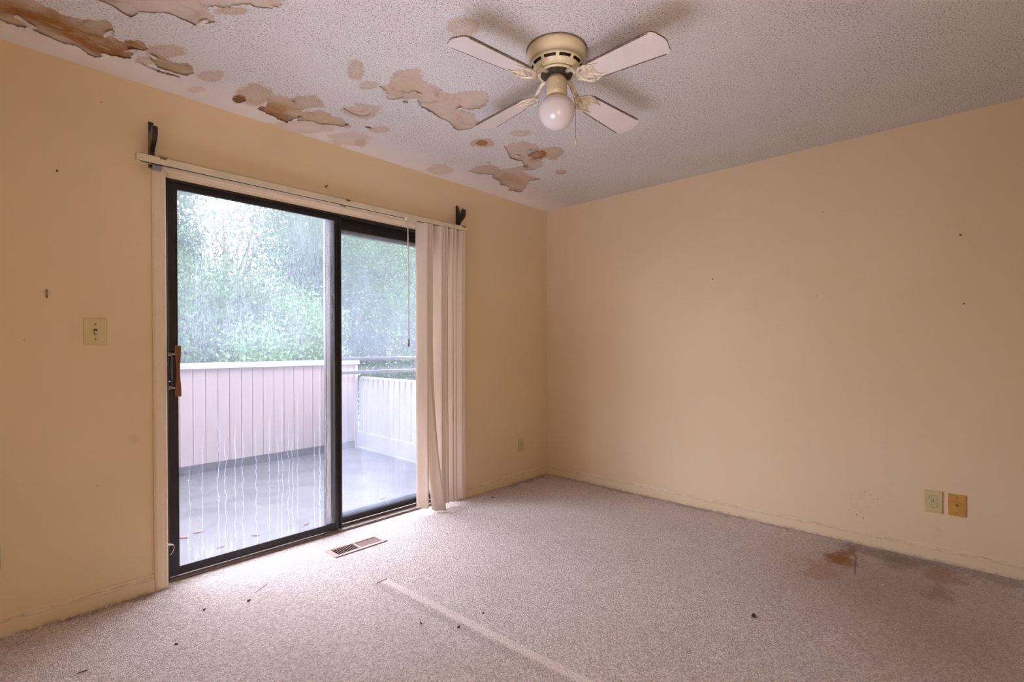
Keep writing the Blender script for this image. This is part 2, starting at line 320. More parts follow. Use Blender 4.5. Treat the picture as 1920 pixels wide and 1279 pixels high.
def leaf_material(name, a, b):
    t = NT(name); i = t.n('NewGeometry').outputs['Random Per Island']
    c = t.mix(i, a, b)
    return t.done(t.n('MixShader', [.35, t.bsdf(c, .5, 0, .3), t.n('BsdfTranslucent', [c]).outputs[0]]).outputs[0])


M['leaf_mid'] = leaf_material('mid_green_leaves', (.014, .046, .013, 1), (.045, .11, .028, 1))
M['leaf_light'] = leaf_material('fresh_green_leaves', (.035, .09, .025, 1), (.08, .16, .045, 1))
M['leaf_dark'] = leaf_material('bluish_dark_green_leaves', (.012, .04, .018, 1), (.04, .10, .045, 1))


# ---------------------------------------------------------------- mesh helper
class MB:
    def __init__(s): s.v = []; s.f = []; s.mi = []; s.sm = []

    def add(s, vs, fs, mi=0, smooth=False):
        o = len(s.v); s.v += [tuple(p) for p in vs]; s.f += [tuple(i + o for i in f) for f in fs]
        s.mi += [mi] * len(fs) if isinstance(mi, int) else list(mi); s.sm += [smooth] * len(fs); return s

    def box(s, a, b, mi=0, mat=None):
        (x0, y0, z0), (x1, y1, z1) = a, b
        vs = [Vector(p) for p in ((x0, y0, z0), (x1, y0, z0), (x1, y1, z0), (x0, y1, z0), (x0, y0, z1), (x1, y0, z1), (x1, y1, z1), (x0, y1, z1))]
        if mat: vs = [mat @ p for p in vs]
        return s.add(vs, [(0, 3, 2, 1), (4, 5, 6, 7), (0, 1, 5, 4), (1, 2, 6, 5), (2, 3, 7, 6), (3, 0, 4, 7)], mi)

    def prism(s, poly, axis, a, b, mi=0, mat=None):
        """outline in the two other axes, drawn out from a to b along axis"""
        n = len(poly); put = {'x': lambda p, q: (q, p[0], p[1]), 'y': lambda p, q: (p[0], q, p[1]), 'z': lambda p, q: (p[0], p[1], q)}[axis]
        vs = [Vector(put(p, a)) for p in poly] + [Vector(put(p, b)) for p in poly]
        if mat: vs = [mat @ p for p in vs]
        return s.add(vs, [tuple(range(n))[::-1], tuple(range(n, 2 * n))] + [(i, (i + 1) % n, n + (i + 1) % n, n + i) for i in range(n)], mi)

    def lathe(s, prof, c=(0, 0, 0), n=24, mi=0, smooth=True, skip=None, mat=None):
        vs = []; k = len(prof)
        for i in range(n):
            a = 2 * math.pi * i / n
            vs += [Vector((c[0] + r * math.cos(a), c[1] + r * math.sin(a), c[2] + z)) for r, z in prof]
        if mat: vs = [mat @ p for p in vs]
        fs = [(i * k + j, ((i + 1) % n) * k + j, ((i + 1) % n) * k + j + 1, i * k + j + 1) for i in range(n) for j in range(k - 1) if not (skip and skip(i, j))]
        s.add(vs, fs, mi, smooth)
        o = len(s.v) - len(vs)
        for j in (0, k - 1):
            if prof[j][0] > 1e-6: s.f.append(tuple(o + i * k + j for i in range(n))); s.mi.append(mi); s.sm.append(False)
        return s

    def tube(s, pts, r, n=8, mi=0):
        pts = [Vector(p) for p in pts]; rr = r if hasattr(r, '__len__') else [r] * len(pts); rings = []
        for i, p in enumerate(pts):
            d = (pts[min(i + 1, len(pts) - 1)] - pts[max(i - 1, 0)]).normalized()
            e = d.orthogonal().normalized() if i == 0 else (e - d * e.dot(d)).normalized()
            g = d.cross(e); rings.append([p + (e * math.cos(2 * math.pi * k / n) + g * math.sin(2 * math.pi * k / n)) * rr[i] for k in range(n)])
        vs = [q for ring in rings for q in ring]; m = len(pts)
        fs = [(i * n + k, i * n + (k + 1) % n, (i + 1) * n + (k + 1) % n, (i + 1) * n + k) for i in range(m - 1) for k in range(n)]
        return s.add(vs, fs + [tuple(range(n))[::-1], tuple(range((m - 1) * n, m * n))], mi, True)

    def build(s, name, mats, parent=None, bevel=0., origin=None, seg=1):
        me = bpy.data.meshes.new(name)
        base = Vector((0, 0, 0))
        if parent is not None: base = world_loc(parent)
        elif origin is not None: base = Vector(origin)
        me.from_pydata([tuple(Vector(p) - base) for p in s.v], [], s.f)
        for m in (mats if isinstance(mats, (list, tuple)) else [mats]): me.materials.append(M[m])
        me.polygons.foreach_set('material_index', s.mi); me.polygons.foreach_set('use_smooth', s.sm)
        bm = bmesh.new(); bm.from_mesh(me)
        if bevel:
            bmesh.ops.remove_doubles(bm, verts=bm.verts, dist=1e-6)
        bmesh.ops.recalc_face_normals(bm, faces=bm.faces); bm.to_mesh(me); bm.free(); me.update()
        o = bpy.data.objects.new(name, me); COL.objects.link(o)
        if parent is not None: o.parent = parent
        else: o.location = base
        if bevel:
            md = o.modifiers.new('edge', 'BEVEL'); md.width = bevel; md.segments = seg; md.limit_method = 'ANGLE'; md.angle_limit = .6
        return o


def world_loc(o):
    p = Vector(o.location)
    while o.parent: o = o.parent; p = p + Vector(o.location)
    return p


def tag(o, label, cat, group=None, kind=None):
    o['label'] = label; o['category'] = cat
    if group: o['group'] = group
    if kind: o['kind'] = kind
    return o


def thing(name, label, cat, loc=(0, 0, 0), group=None):
    o = bpy.data.objects.new(name, None); o.empty_display_size = .05; COL.objects.link(o); o.location = loc
    return tag(o, label, cat, group)


def struct(o, label=None):
    o['kind'] = 'structure'
    if label: o['label'] = label
    return o


def struct_root(name, label, loc=(0, 0, 0)):
    o = bpy.data.objects.new(name, None); o.empty_display_size = .05; COL.objects.link(o); o.location = loc
    return struct(o, label)


def part_label(o, l): o['label'] = l; return o


# ================================================================ SETTING
X0, Y0 = -4.15, -3.80                       # far corner of the room behind the camera
DX0, DX1, DZ = -2.972, -1.13, 2.046         # door opening
w = MB(); TH = .135
w.box((X0 - .15, 0, -.1), (DX0, TH, H + .1)); w.box((DX1, 0, -.1), (.15, TH, H + .1)); w.box((DX0, 0, DZ), (DX1, TH, H + .1))
struct(w.build('wall_left', 'wall_left'), 'beige painted wall holding the sliding glass door')
struct(MB().box((0, Y0 - .15, -.1), (.15, 0, H + .1)).build('wall_right', 'wall_right'), 'bare beige painted wall with nail holes and mildew specks')
struct(MB().box((X0 - .15, Y0 - .15, -.1), (0, Y0, H + .1)).build('wall_back', 'paint_back'), 'beige wall behind the viewpoint')
struct(MB().box((X0 - .15, Y0, -.1), (X0, 0, H + .1)).build('wall_front', 'paint_back'), 'beige side wall opposite the bare wall')

# floor with the duct hole of the register
RX0, RX1, RY0, RY1 = -2.222, -1.937, -.276, -.190
w = MB()
for a, b in (((X0, Y0), (RX0, TH * 0)), ((RX1, Y0), (0, 0)), ((RX0, Y0), (RX1, RY0)), ((RX0, RY1), (RX1, 0))): w.box((a[0], a[1], -.1), (b[0], b[1], 0))
w.box((DX0, 0, -.1), (DX1, TH, -.0002))
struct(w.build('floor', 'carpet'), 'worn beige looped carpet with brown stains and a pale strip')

# ---- ceiling: bare board above, popcorn coat with real holes below
HOLES = {
'A':[(-3.454,-0.414),(-3.419,-0.398),(-3.388,-0.394),(-3.379,-0.381),(-3.347,-0.393),(-3.31,-0.42),(-3.275,-0.44),(-3.267,-0.461),(-3.246,-0.464),(-3.234,-0.437),(-3.222,-0.402),(-3.22,-0.36),(-3.2,-0.343),(-3.185,-0.347),(-3.185,-0.365),(-3.141,-0.406),(-3.125,-0.4),(-3.114,-0.372),(-3.11,-0.341),(-3.134,-0.32),(-3.136,-0.288),(-3.143,-0.255),(-3.142,-0.227),(-3.172,-0.207),(-3.207,-0.181),(-3.235,-0.177),(-3.234,-0.134),(-3.258,-0.121),(-3.296,-0.153),(-3.319,-0.17),(-3.354,-0.149),(-3.375,-0.155),(-3.415,-0.174),(-3.449,-0.19),(-3.433,-0.207),(-3.46,-0.224),(-3.466,-0.177),(-3.487,-0.166),(-3.513,-0.161),(-3.535,-0.17),(-3.617,-0.191),(-3.614,-0.394),(-3.491,-0.527)],
'B':[(-3.095,-0.306),(-3.076,-0.315),(-3.051,-0.331),(-3.014,-0.324),(-2.982,-0.334),(-2.962,-0.361),(-2.931,-0.327),(-2.927,-0.274),(-2.937,-0.238),(-2.962,-0.23),(-2.986,-0.225),(-3.048,-0.225),(-3.059,-0.258),(-3.083,-0.285)],
'S':[(-3.114,-0.213),(-3.089,-0.208),(-3.052,-0.202),(-3.012,-0.203),(-2.983,-0.209),(-2.954,-0.205),(-2.956,-0.192),(-2.985,-0.193),(-3.019,-0.189),(-3.054,-0.190),(-3.09,-0.198)],
'C':[(-3.296,-0.584),(-3.273,-0.582),(-3.241,-0.576),(-3.219,-0.562),(-3.201,-0.559),(-3.187,-0.583),(-3.173,-0.624),(-3.148,-0.638),(-3.127,-0.665),(-3.102,-0.683),(-3.075,-0.681),(-3.046,-0.685),(-3.014,-0.682),(-2.994,-0.703),(-2.996,-0.722),(-2.97,-0.755),(-2.978,-0.775),(-2.998,-0.802),(-3.015,-0.831),(-2.987,-0.857),(-2.939,-0.925),(-2.917,-0.966),(-2.892,-0.959),(-2.856,-0.989),(-2.832,-1.048),(-2.855,-1.096),(-2.926,-1.149),(-3.319,-0.728)],
'D':[(-2.598,-0.299),(-2.589,-0.362),(-2.555,-0.375),(-2.541,-0.391),(-2.513,-0.36),(-2.47,-0.331),(-2.438,-0.317),(-2.418,-0.284),(-2.397,-0.307),(-2.366,-0.371),(-2.328,-0.372),(-2.277,-0.349),(-2.249,-0.371),(-2.215,-0.356),(-2.146,-0.294),(-2.172,-0.276),(-2.223,-0.256),(-2.269,-0.216),(-2.297,-0.204),(-2.326,-0.219),(-2.359,-0.193),(-2.381,-0.15),(-2.408,-0.201),(-2.412,-0.145),(-2.419,-0.099),(-2.457,-0.098),(-2.513,-0.12),(-2.562,-0.139),(-2.599,-0.146),(-2.59,-0.186),(-2.574,-0.211),(-2.587,-0.255)],
'E':[(-2.729,-0.197),(-2.708,-0.212),(-2.68,-0.21),(-2.666,-0.182),(-2.679,-0.139),(-2.702,-0.131)],
'F':[(-2.285,-0.474),(-2.28,-0.526),(-2.248,-0.56),(-2.196,-0.561),(-2.16,-0.534),(-2.154,-0.481),(-2.187,-0.454),(-2.234,-0.454)],
'G':[(-2.095,-0.358),(-2.088,-0.386),(-2.062,-0.388),(-2.073,-0.361)],
'H':[(-2.299,-0.972),(-2.279,-1.019),(-2.24,-1.077),(-2.183,-1.017),(-2.142,-1.0),(-2.085,-1.012),(-2.041,-0.994),(-1.997,-1.006),(-1.971,-1.068),(-1.953,-1.103),(-1.916,-1.142),(-1.872,-1.14),(-1.834,-1.108),(-1.795,-1.04),(-1.79,-0.991),(-1.817,-0.962),(-1.856,-0.929),(-1.768,-0.93),(-1.739,-0.898),(-1.681,-0.874),(-1.661,-0.782),(-1.69,-0.73),(-1.737,-0.721),(-1.804,-0.767),(-1.873,-0.755),(-1.939,-0.788),(-2.028,-0.791),(-2.073,-0.829),(-2.097,-0.896),(-2.142,-0.893),(-2.15,-0.847),(-2.135,-0.793),(-2.157,-0.747),(-2.184,-0.725),(-2.2,-0.763),(-2.243,-0.792),(-2.281,-0.819),(-2.246,-0.839),(-2.274,-0.893)],
'I':[(-1.356,-0.753),(-1.361,-0.831),(-1.327,-0.901),(-1.259,-0.928),(-1.171,-0.89),(-1.195,-0.814),(-1.155,-0.767),(-1.047,-0.761),(-0.995,-0.781),(-0.933,-0.711),(-0.908,-0.632),(-0.95,-0.588),(-0.957,-0.549),(-0.869,-0.531),(-0.738,-0.537),(-0.753,-0.443),(-0.674,-0.336),(-0.59,-0.21),(-0.702,-0.178),(-0.765,-0.238),(-0.857,-0.233),(-0.905,-0.281),(-0.99,-0.286),(-1.046,-0.342),(-1.107,-0.277),(-1.212,-0.261),(-1.242,-0.382),(-1.217,-0.467),(-1.148,-0.482),(-1.09,-0.461),(-1.04,-0.553),(-1.03,-0.626),(-1.096,-0.673),(-1.198,-0.655),(-1.27,-0.702)],
'J':[(-0.757,-0.715),(-0.756,-0.748),(-0.72,-0.754),(-0.712,-0.715)]}


def inside(p, poly):
    c = False; j = len(poly) - 1
    for i in range(len(poly)):
        a, b = poly[i], poly[j]
        if (a[1] > p[1]) != (b[1] > p[1]) and p[0] < (b[0] - a[0]) * (p[1] - a[1]) / (b[1] - a[1]) + a[0]: c = not c
        j = i
    return c


rough = []
for key, poly in HOLES.items():             # ragged edges
    out = []
    for i, a in enumerate(poly):
        b = poly[(i + 1) % len(poly)]; L = math.hypot(b[0] - a[0], b[1] - a[1]); k = max(1, int(L / .008)); nx, ny = -(b[1] - a[1]) / L, (b[0] - a[0]) / L
        for j in range(k):
            q = j / k; d = 0 if j == 0 else random.uniform(-1, 1) ** 3 * min(.011, L * .28) + random.uniform(-1, 1) * min(.002, L * .06)
            out.append((a[0] + (b[0] - a[0]) * q + nx * d, a[1] + (b[1] - a[1]) * q + ny * d))
    rough.append(out)
allpts = [[(X0, Y0), (0, Y0), (0, 0), (X0, 0)]] + rough
verts = []; edges = []; zmap = {}
for poly in allpts:
    o = len(verts); n = len(poly); verts += [Vector(p) for p in poly]; edges += [(o + i, o + (i + 1) % n) for i in range(n)]
key_ = lambda p: (round(p[0], 4), round(p[1], 4))
for poly in rough:
    n = len(poly)
    area = sum(poly[i][0] * poly[(i + 1) % n][1] - poly[(i + 1) % n][0] * poly[i][1] for i in range(n))
    for i in range(n):
        p = poly[i]; a = poly[i - 1]; b = poly[(i + 1) % n]; tx, ty = b[0] - a[0], b[1] - a[1]; L = math.hypot(tx, ty) + 1e-9
        nx, ny = (ty / L, -tx / L) if area > 0 else (-ty / L, tx / L)      # away from the hole
        sag = .001 + .007 * max(0., noise.noise(Vector((p[0] * 9, p[1] * 9, 3.3)))) ** 1.1
        if ny > .2: sag *= 1.5                                             # the wall-side lips hang open most
        zmap[key_(p)] = sag
        for d, kf in ((.014, .55), (.036, .15)):
            q = (p[0] + nx * d, p[1] + ny * d)
            if i % 3 == 0 and X0 < q[0] < -.01 and q[1] < -.012 and not any(inside(q, h) for h in rough):
                verts.append(Vector(q)); zmap.setdefault(key_(q), sag * kf)
for i in range(16):
    for j in range(14): 
        q = (X0 + .13 + i * .26, Y0 + .12 + j * .265)
        if not any(inside(q, h) for h in rough): verts.append(Vector(q))
cv, ce, cf, *_ = geometry.delaunay_2d_cdt(verts, edges, [], 0, 1e-5)
keep = [f for f in cf if not any(inside(((cv[f[0]][0] + cv[f[1]][0] + cv[f[2]][0]) / 3, (cv[f[0]][1] + cv[f[1]][1] + cv[f[2]][1]) / 3), h) for h in rough)]
w = MB()
w.add([(p[0], p[1], H - zmap.get(key_(p), 0.)) for p in cv], keep)
cnt = {}
for f in keep:
    for a, b in zip(f, f[1:] + f[:1]): cnt.setdefault(tuple(sorted((a, b))), []).append((a, b))
for e, l in cnt.items():
    if len(l) == 1:
        a, b = l[0]; pa, pb = cv[a], cv[b]
        if key_(pa) in zmap and key_(pb) in zmap:
            za, zb = H - zmap[key_(pa)], H - zmap[key_(pb)]
            w.add([(pa[0], pa[1], za), (pb[0], pb[1], zb), (pb[0], pb[1], zb + .002), (pa[0], pa[1], za + .002)], [(0, 1, 2, 3)], 1)
coat = w.build('ceiling', ['popcorn', 'paint_edge'])
struct(coat, 'water-stained popcorn ceiling with peeling patches')
board = MB().box((X0 - .15, Y0 - .15, H + .0045), (.15, TH, H + .12)).build('ceiling_board', 'board', coat)
part_label(board, 'bare tan and brown stained board showing through the holes')


def flake(x, y, ang, ln, wd, drop, curl):
    m = MB(); vs = []; k = 6
    for i in range(k + 1):
        q = i / k; z = H - .001 - drop * q ** 1.6; out = ln * (q - curl * q * q)
        for s in (-1, 0, 1):
            wj = wd * (1 - .35 * q) * s + random.uniform(-.002, .002)
            vs.append((x + math.cos(ang) * out - math.sin(ang) * wj, y + math.sin(ang) * out + math.cos(ang) * wj, z + (.002 if s == 0 else 0)))
    fs = [(i * 3 + j, i * 3 + j + 1, i * 3 + j + 4, i * 3 + j + 3) for i in range(k) for j in (0, 1)]
    m.add(vs, fs); m.add([(a, b, c + .0012) for a, b, c in vs], [f[::-1] for f in fs])
    return m.build('paint_flake', 'paint_edge', coat)


for a in [(-3.495, -.245, .3, .05, .014, .018, .2), (-3.222, -.385, 2.9, .04, .02, .022, .2), (-3.135, -.30, 3.4, .05, .02, .02, .2), (-3.09, -.30, -.9, .05, .02, .016, .1),
          (-2.985, -.735, 2.7, .05, .02, .025, .2), (-2.16, -.30, 3.6, .05, .02, .016, .2), (-2.40, -.195, -1.6, .04, .012, .014, .1), (-2.50, -.345, -1.4, .035, .012, .014, .2),
          (-1.0, -.60, -1.9, .05, .02, .018, .2), (-1.19, -.70, -1.2, .04, .016, .014, .2), (-1.23, -.47, -1.7, .04, .014, .014, .2), (-1.86, -.93, 2.6, .04, .016, .012, .2), (-2.10, -.76, -2., .04, .014, .014, .2)]:
    flake(*a)

# ---- trim
CW = .057; ft_ = DZ - .015


def casing(name, verts_fn, label):
    o = verts_fn().build(name, 'trim', bevel=.0012); return struct(o, label)


prof = [(0, 0), (0, -.009), (.006, -.013), (.020, -.0135), (.023, -.016), (.044, -.017), (.050, -.015), (CW, -.010), (CW, 0)]   # (out from the opening, y)


def left_leg():
    m = MB(); n = len(prof)
    vs = [(DX0 - o, y, 0.) for o, y in prof] + [(DX0 - o, y, DZ + o) for o, y in prof]
    return m.add(vs, [tuple(range(n)), tuple(range(n, 2 * n))[::-1]] + [(i, (i + 1) % n, n + (i + 1) % n, n + i) for i in range(n)])


def right_leg():
    m = MB(); n = len(prof)
    vs = [(DX1 + o, y, 0.) for o, y in prof] + [(DX1 + o, y, DZ + o) for o, y in prof]
    return m.add(vs, [tuple(range(n)), tuple(range(n, 2 * n))[::-1]] + [(i, (i + 1) % n, n + (i + 1) % n, n + i) for i in range(n)])


def head():
    m = MB(); n = len(prof)
    vs = [(DX0 - o + .0006, y, DZ + o) for o, y in prof] + [(DX1 + o - .0006, y, DZ + o) for o, y in prof]
    return m.add(vs, [tuple(range(n)), tuple(range(n, 2 * n))[::-1]] + [(i, (i + 1) % n, n + (i + 1) % n, n + i) for i in range(n)])


casing('trim_1', left_leg, 'cream moulded casing up the left side of the sliding door')
casing('trim_2', head, 'cream moulded casing across the head of the sliding door')
casing('trim_3', right_leg, 'cream moulded casing on the right of the door behind the vanes')
jl = MB().box((DX0, -.001, DZ - .003), (DX1, .060, DZ)).box((DX0, .0445, ft_ - .001), (DX1, .060, DZ - .003)).build('trim_4', 'trim'); struct(jl, 'narrow pinkish head jamb above the black door frame')
BB = [(0, 0), (-.013, 0), (-.013, .052), (-.0115, .056), (-.0125, .061), (-.011, .066), (-.007, .079), (-.003, .083), (0, .083)]


def base_x(x0, x1, name, label): return struct(MB().prism(BB, 'x', x0, x1).build(name, 'baseboard'), label)


base_x(X0, DX0 - CW - .0008, 'baseboard_left', 'cream baseboard left of the sliding door')
base_x(DX1 + CW + .0008, -.0005, 'baseboard_left', 'cream baseboard between the blind and the corner')
m = MB(); pr = [(-a[0] * -1, a[1]) for a in BB]
struct(m.add([(x, Y0, zz) for x, zz in pr] + [(x, -.0135, zz) for x, zz in pr],
             [tuple(range(9)), tuple(range(9, 18))[::-1]] + [(i, (i + 1) % 9, 9 + (i + 1) % 9, 9 + i) for i in range(9)]).build('baseboard_right', 'baseboard'),
       'cream baseboard with a dirty ledge along the bare wall')

# ---- sliding door
door = struct_root('door_1', 'dark bronze sliding glass patio door with water-streaked panes', (DX0, .05, 0))
w = MB(); ft = DZ - .015
w.box((DX0, .022, .004), (DX0 + .018, TH, ft)); w.box((DX1 - .018, .022, .004), (DX1, TH, ft)); w.box((DX0 + .018, .022, ft - .012), (DX1 - .018, TH, ft))
w.box((DX0 + .018, .085, ft - .03), (DX1 - .018, .092, ft - .012))
w.build('outer_frame', 'bronze', door, .001)
w = MB().prism([(.019, 0), (.019, .007), (.023, .012), (.034, .016), (.034, 0)], 'x', DX0 + .001, DX1 - .001)
w.box((DX0, .034, 0), (DX1, TH, .010)); w.box((DX0, .082, .010), (DX1, .088, .024))
part_label(w.build('threshold', 'sill', door, .001), 'grey brown metal threshold strip')


def sash(name, x0, x1, y0, y1, z0, z1, wl_, wr, wb, wt, label):
    m = MB()
    m.box((x0, y0, z0), (x0 + wl_, y1, z1)); m.box((x1 - wr, y0, z0), (x1, y1, z1))
    m.box((x0 + wl_, y0 + .002, z0), (x1 - wr, y1 - .002, z0 + wb)); m.box((x0 + wl_, y0 + .002, z1 - wt), (x1 - wr, y1 - .002, z1))
    return part_label(m.build(name, 'bronze', door, .0015), label)


def pane(parent, x0, x1, y, z0, z1, mat):
    m = MB(); m.box((x0, y, z0), (x1, y + .005, z1))
    m.mi = [1, 1, 0, 1, 1, 1]                                      # the inner face carries the deposit
    return m.build('glass_pane', [mat, 'glass_clear'], parent)


GX0, GX1 = -2.907, -2.059
sl = sash('sliding_panel', DX0 + .014, -2.028, .044, .072, .018, ft - .006, GX0 - DX0 - .014, .031, .042, .036, 'sliding left panel frame')
pane(sl, GX0, GX1, .056, .06, 1.9885, 'glass_a')
part_label(MB().box((-2.030, .034, .016), (-2.018, .046, ft - .008)).build('interlock_strip', 'bronze', sl, .001), 'narrow interlock strip at the meeting stile')
fx = sash('fixed_panel', -2.096, DX1 - .016, .094, .122, .024, ft - .010, .071, .05, .034, .068, 'fixed right panel frame')
FX0 = -2.025; FX1 = DX1 - .066
pane(fx, FX0, FX1, .106, .058, 1.960, 'glass_b')
part_label(MB().box((-2.098, .090, .05), (-2.0925, .0935, 1.98)).build('gasket', 'gasket', fx), 'perished dark gasket strip')
part_label(MB().box((-2.0925, .0895, .05), (-2.066, .0938, 1.98)).build('stile_cover', 'pale_alu', fx, .001), 'pale pinkish stile face seen through the left pane')
part_label(MB().box((FX0, .124, 1.930), (FX1, .150, 1.972)).build('screen_track', 'grey_alu', fx, .001), 'grey upper screen track')
part_label(MB().box((FX0, .124, .040), (FX1, .150, .088)).build('screen_track', 'track_dark', fx, .001), 'grey lower screen track')
for zb in (1.104, 1.011):
    part_label(MB().tube([(FX0 - .04, .158, zb), (FX1 + .04, .158, zb - .002)], .0115, 12).build('guard_bar', 'grey_alu', fx), 'grey round guard bar outside the glass')
# handle
lt = MB().box((-2.9645, .030, .985), (-2.936, .0445, 1.148)).build('latch_plate', 'blackmetal', sl, .003)
MB().box((-2.955, .026, 1.06), (-2.944, .031, 1.115)).box((-2.953, .020, 1.03), (-2.949, .031, 1.065)).build('thumb_lever', 'blackmetal', lt, .001)
MB().box((-2.966, .0288, 1.0), (-2.9625, .031, 1.13)).build('worn_edge', 'chrome', lt)
MB().lathe([(0, 0), (.004, 0), (.0045, .002), (0, .003)], n=10, mat=Matrix.Translation((-2.950, .0305, 1.012)) @ Matrix.Rotation(math.pi / 2, 4, 'X')).build('screw', 'chrome', lt)
g = []
for i in range(15):
    q = -1 + 2 * i / 14; zz = 1.0655 + q * .1275
    half = .0068 + .0052 * min(1, abs(q) * 1.5) ** 1.6
    g.append((half, zz))
m = MB().prism([(-2.9235 + h, zz) for h, zz in g] + [(-2.9235 - h, zz) for h, zz in reversed(g)], 'y', -.030, -.012)
part_label(m.build('handle_grip', 'handle_wood', sl, .002, seg=2), 'waisted reddish brown wooden grip')
for zb in (1.150, .981):
    m = MB().tube([(-2.950, .044, zb), (-2.950, .024, zb), (-2.946, .008, zb), (-2.938, -.008, zb), (-2.926, -.020, zb)], [.0045, .0045, .0045, .0045, .004], 10)
    ring = [(-2.951 + .010 * math.cos(a), .026, zb + .0055 * math.sin(a)) for a in [2 * math.pi * i / 14 for i in range(15)]]
    m.tube(ring, .0028, 6)
    part_label(m.build('handle_bracket', 'chrome', sl), 'bright metal handle bracket')
door.location.y += .022
# scrap of pale tape hanging at the bottom of the frame
m = MB()
m.prism([(-2.968, .205), (-2.962, .207), (-2.945, .198), (-2.942, .192), (-2.950, .196), (-2.964, .199)], 'y', .012, .0205)
m.tube([(-2.944, .014, .194), (-2.942, .012, .180), (-2.950, .013, .160), (-2.958, .016, .148)], .0013, 6)
tag(m.build('tape_scrap', 'chip', origin=(-2.955, .018, .15)), 'torn scrap of white tape dangling at foot of black door frame', 'tape')

# ================================================================ VERTICAL BLIND
bl = thing('vertical_blind', 'cream vertical blind with vanes drawn to the right of the glass door', 'blind', (-2.07, -.065, 2.06))
RT = Matrix.Translation((-3.085, 0, 0)) @ Matrix.Rotation(-.0060, 4, 'Y') @ Matrix.Translation((3.085, 0, 0))
y0, y1, zb, zt = -.088, -.046, 2.052, 2.083
rp = [(y0, zb), (y0, zt - .002), (y0 + .003, zt), (y1, zt), (y1, zb), (y1 - .012, zb), (y1 - .012, zb + .010), (y0 + .014, zb + .010), (y0 + .014, zb)]
MB().prism(rp, 'x', -3.085, -1.055, mat=RT).build('headrail', 'rail', bl)
part_label(MB().box((-3.070, y0 + .0142, zb - .0004), (-1.075, y1 - .0122, zb + .0095), mat=RT).build('track_slot', 'groove', bl), 'dark carrier slot under the headrail')
for xa in (-3.0865, -1.0555):
    MB().box((xa, y0 - .0008, zb - .001), (xa + .002, y1 + .0008, zt + .001), mat=RT).build('end_cap', 'rail', bl)
for xa in (-2.985, -2.035, -1.085):
    m = MB(); m.box((xa - .013, y0 - .0015, zt - .009), (xa + .013, y0 - .0003, zt + .002), mat=RT); m.box((xa - .018, y0 - .001, zt + .0005), (xa + .018, -.001, zt + .003), mat=RT)
    m.box((xa - .018, -.0035, zt - .02), (xa + .018, -.0008, zt + .012), mat=RT)
    part_label(m.build('mounting_clip', 'brass', bl, .0006), 'dull metal mounting clip')
m = MB(); m.box((-3.02, -.06, 2.030), (-2.985, -.034, 2.0505), mat=RT); m.tube([(-2.985, -.045, 2.045), (-2.975, -.040, 2.030), (-2.968, -.03, 2.018)], .0015, 6)
part_label(m.build('cord_stop', 'grey_alu', bl, .001), 'small metal cord stop under the left end')
m = MB()
for i in range(5): m.box((-2.083 + i * .008, -.062, 2.0525), (-2.078 + i * .008, -.048, 2.0575))
part_label(m.build('joint_clip', 'grey_alu', bl), 'ribbed grey joint clip')
rz = lambda x: 2.052 + (x + 3.085) * .0060
m = MB().tube([(-1.615, -.094, 2.048), (-1.6125, -.098, 1.8), (-1.612, -.099, 1.235)], .0042, 8)
wand = m.build('wand', 'clear_plastic', bl)
part_label(MB().tube([(-1.612, -.099, 1.237), (-1.612, -.099, 1.186)], .0058, 8).build('wand_tip', 'brass', wand), 'tan wand tip')
MB().box((-1.623, -.098, 2.046), (-1.603, -.070, 2.062)).build('wand_hook', 'clear_plastic', wand)
m = MB()
for i in range(9): m.box((-1.598 + i * .0085, -.076, rz(-1.56) - .012), (-1.593 + i * .0085, -.060, rz(-1.56) + .006))
part_label(m.build('carrier_links', 'clear_plastic', bl), 'row of pale carrier links')


def vane(x, a0, a1, sx=0., sy=0., z0=.034, bow=0., wd=.0885, yp=-.066):
    """one hanging vane; a0/a1 its turn at the top/bottom in degrees, sx/sy its drift at the bottom"""
    m = MB(); R, C = 16, 6; top = rz(x) - .005; vs = []
    for side in (0, 1):
        for i in range(R + 1):
            q = i / R; e = max(0., (q - .45) / .55) ** 1.7
            a = math.radians(a0 + (a1 - a0) * e)
            for j in range(C + 1):
                u = (j / C - .5) * wd; cv_ = .004 * (1 - (2 * j / C - 1) ** 2)
                px = x + sx * e + bow * math.sin(q * math.pi) + math.cos(a) * u - math.sin(a) * (cv_ + side * .0009)
                py = yp + sy * e + math.sin(a) * u + math.cos(a) * (cv_ + side * .0009)
                vs.append((px, py, top - (top - z0) * q))
    n = (R + 1) * (C + 1); k = C + 1
    fs = [(i * k + j, i * k + j + 1, (i + 1) * k + j + 1, (i + 1) * k + j) for i in range(R) for j in range(C)]
    fs2 = [tuple(n + q for q in f[::-1]) for f in fs]
    rim = [(i * k, (i + 1) * k, n + (i + 1) * k, n + i * k) for i in range(R)] + [(i * k + C, n + i * k + C, n + (i + 1) * k + C, (i + 1) * k + C) for i in range(R)]
    rim += [(R * k + j, n + R * k + j, n + R * k + j + 1, R * k + j + 1) for j in range(C)]
    m.add(vs, fs + fs2 + rim, 0, True)
    o = m.build('vane', 'vane', bl)
    c = MB().box((x - .004, yp - .003, top - .001), (x + .004, yp + .003, rz(x) + .004)).build('hanger_stem', 'clear_plastic', o)
    return o


vane(-1.476, -42, -50, .004, .004, .040)
vane(-1.450, -46, -38, .085, -.060, .012)
vane(-1.432, -60, -40, .060, -.045, .016)
for xx, a_ in ((-1.346, -50), (-1.323, -56), (-1.296, -52), (-1.244, -48), (-1.212, -58), (-1.150, -46), (-1.128, -60)):
    vane(xx, a_, a_ + random.uniform(-4, 4), random.uniform(-.004, .004), 0, .034 + .004 * random.random())

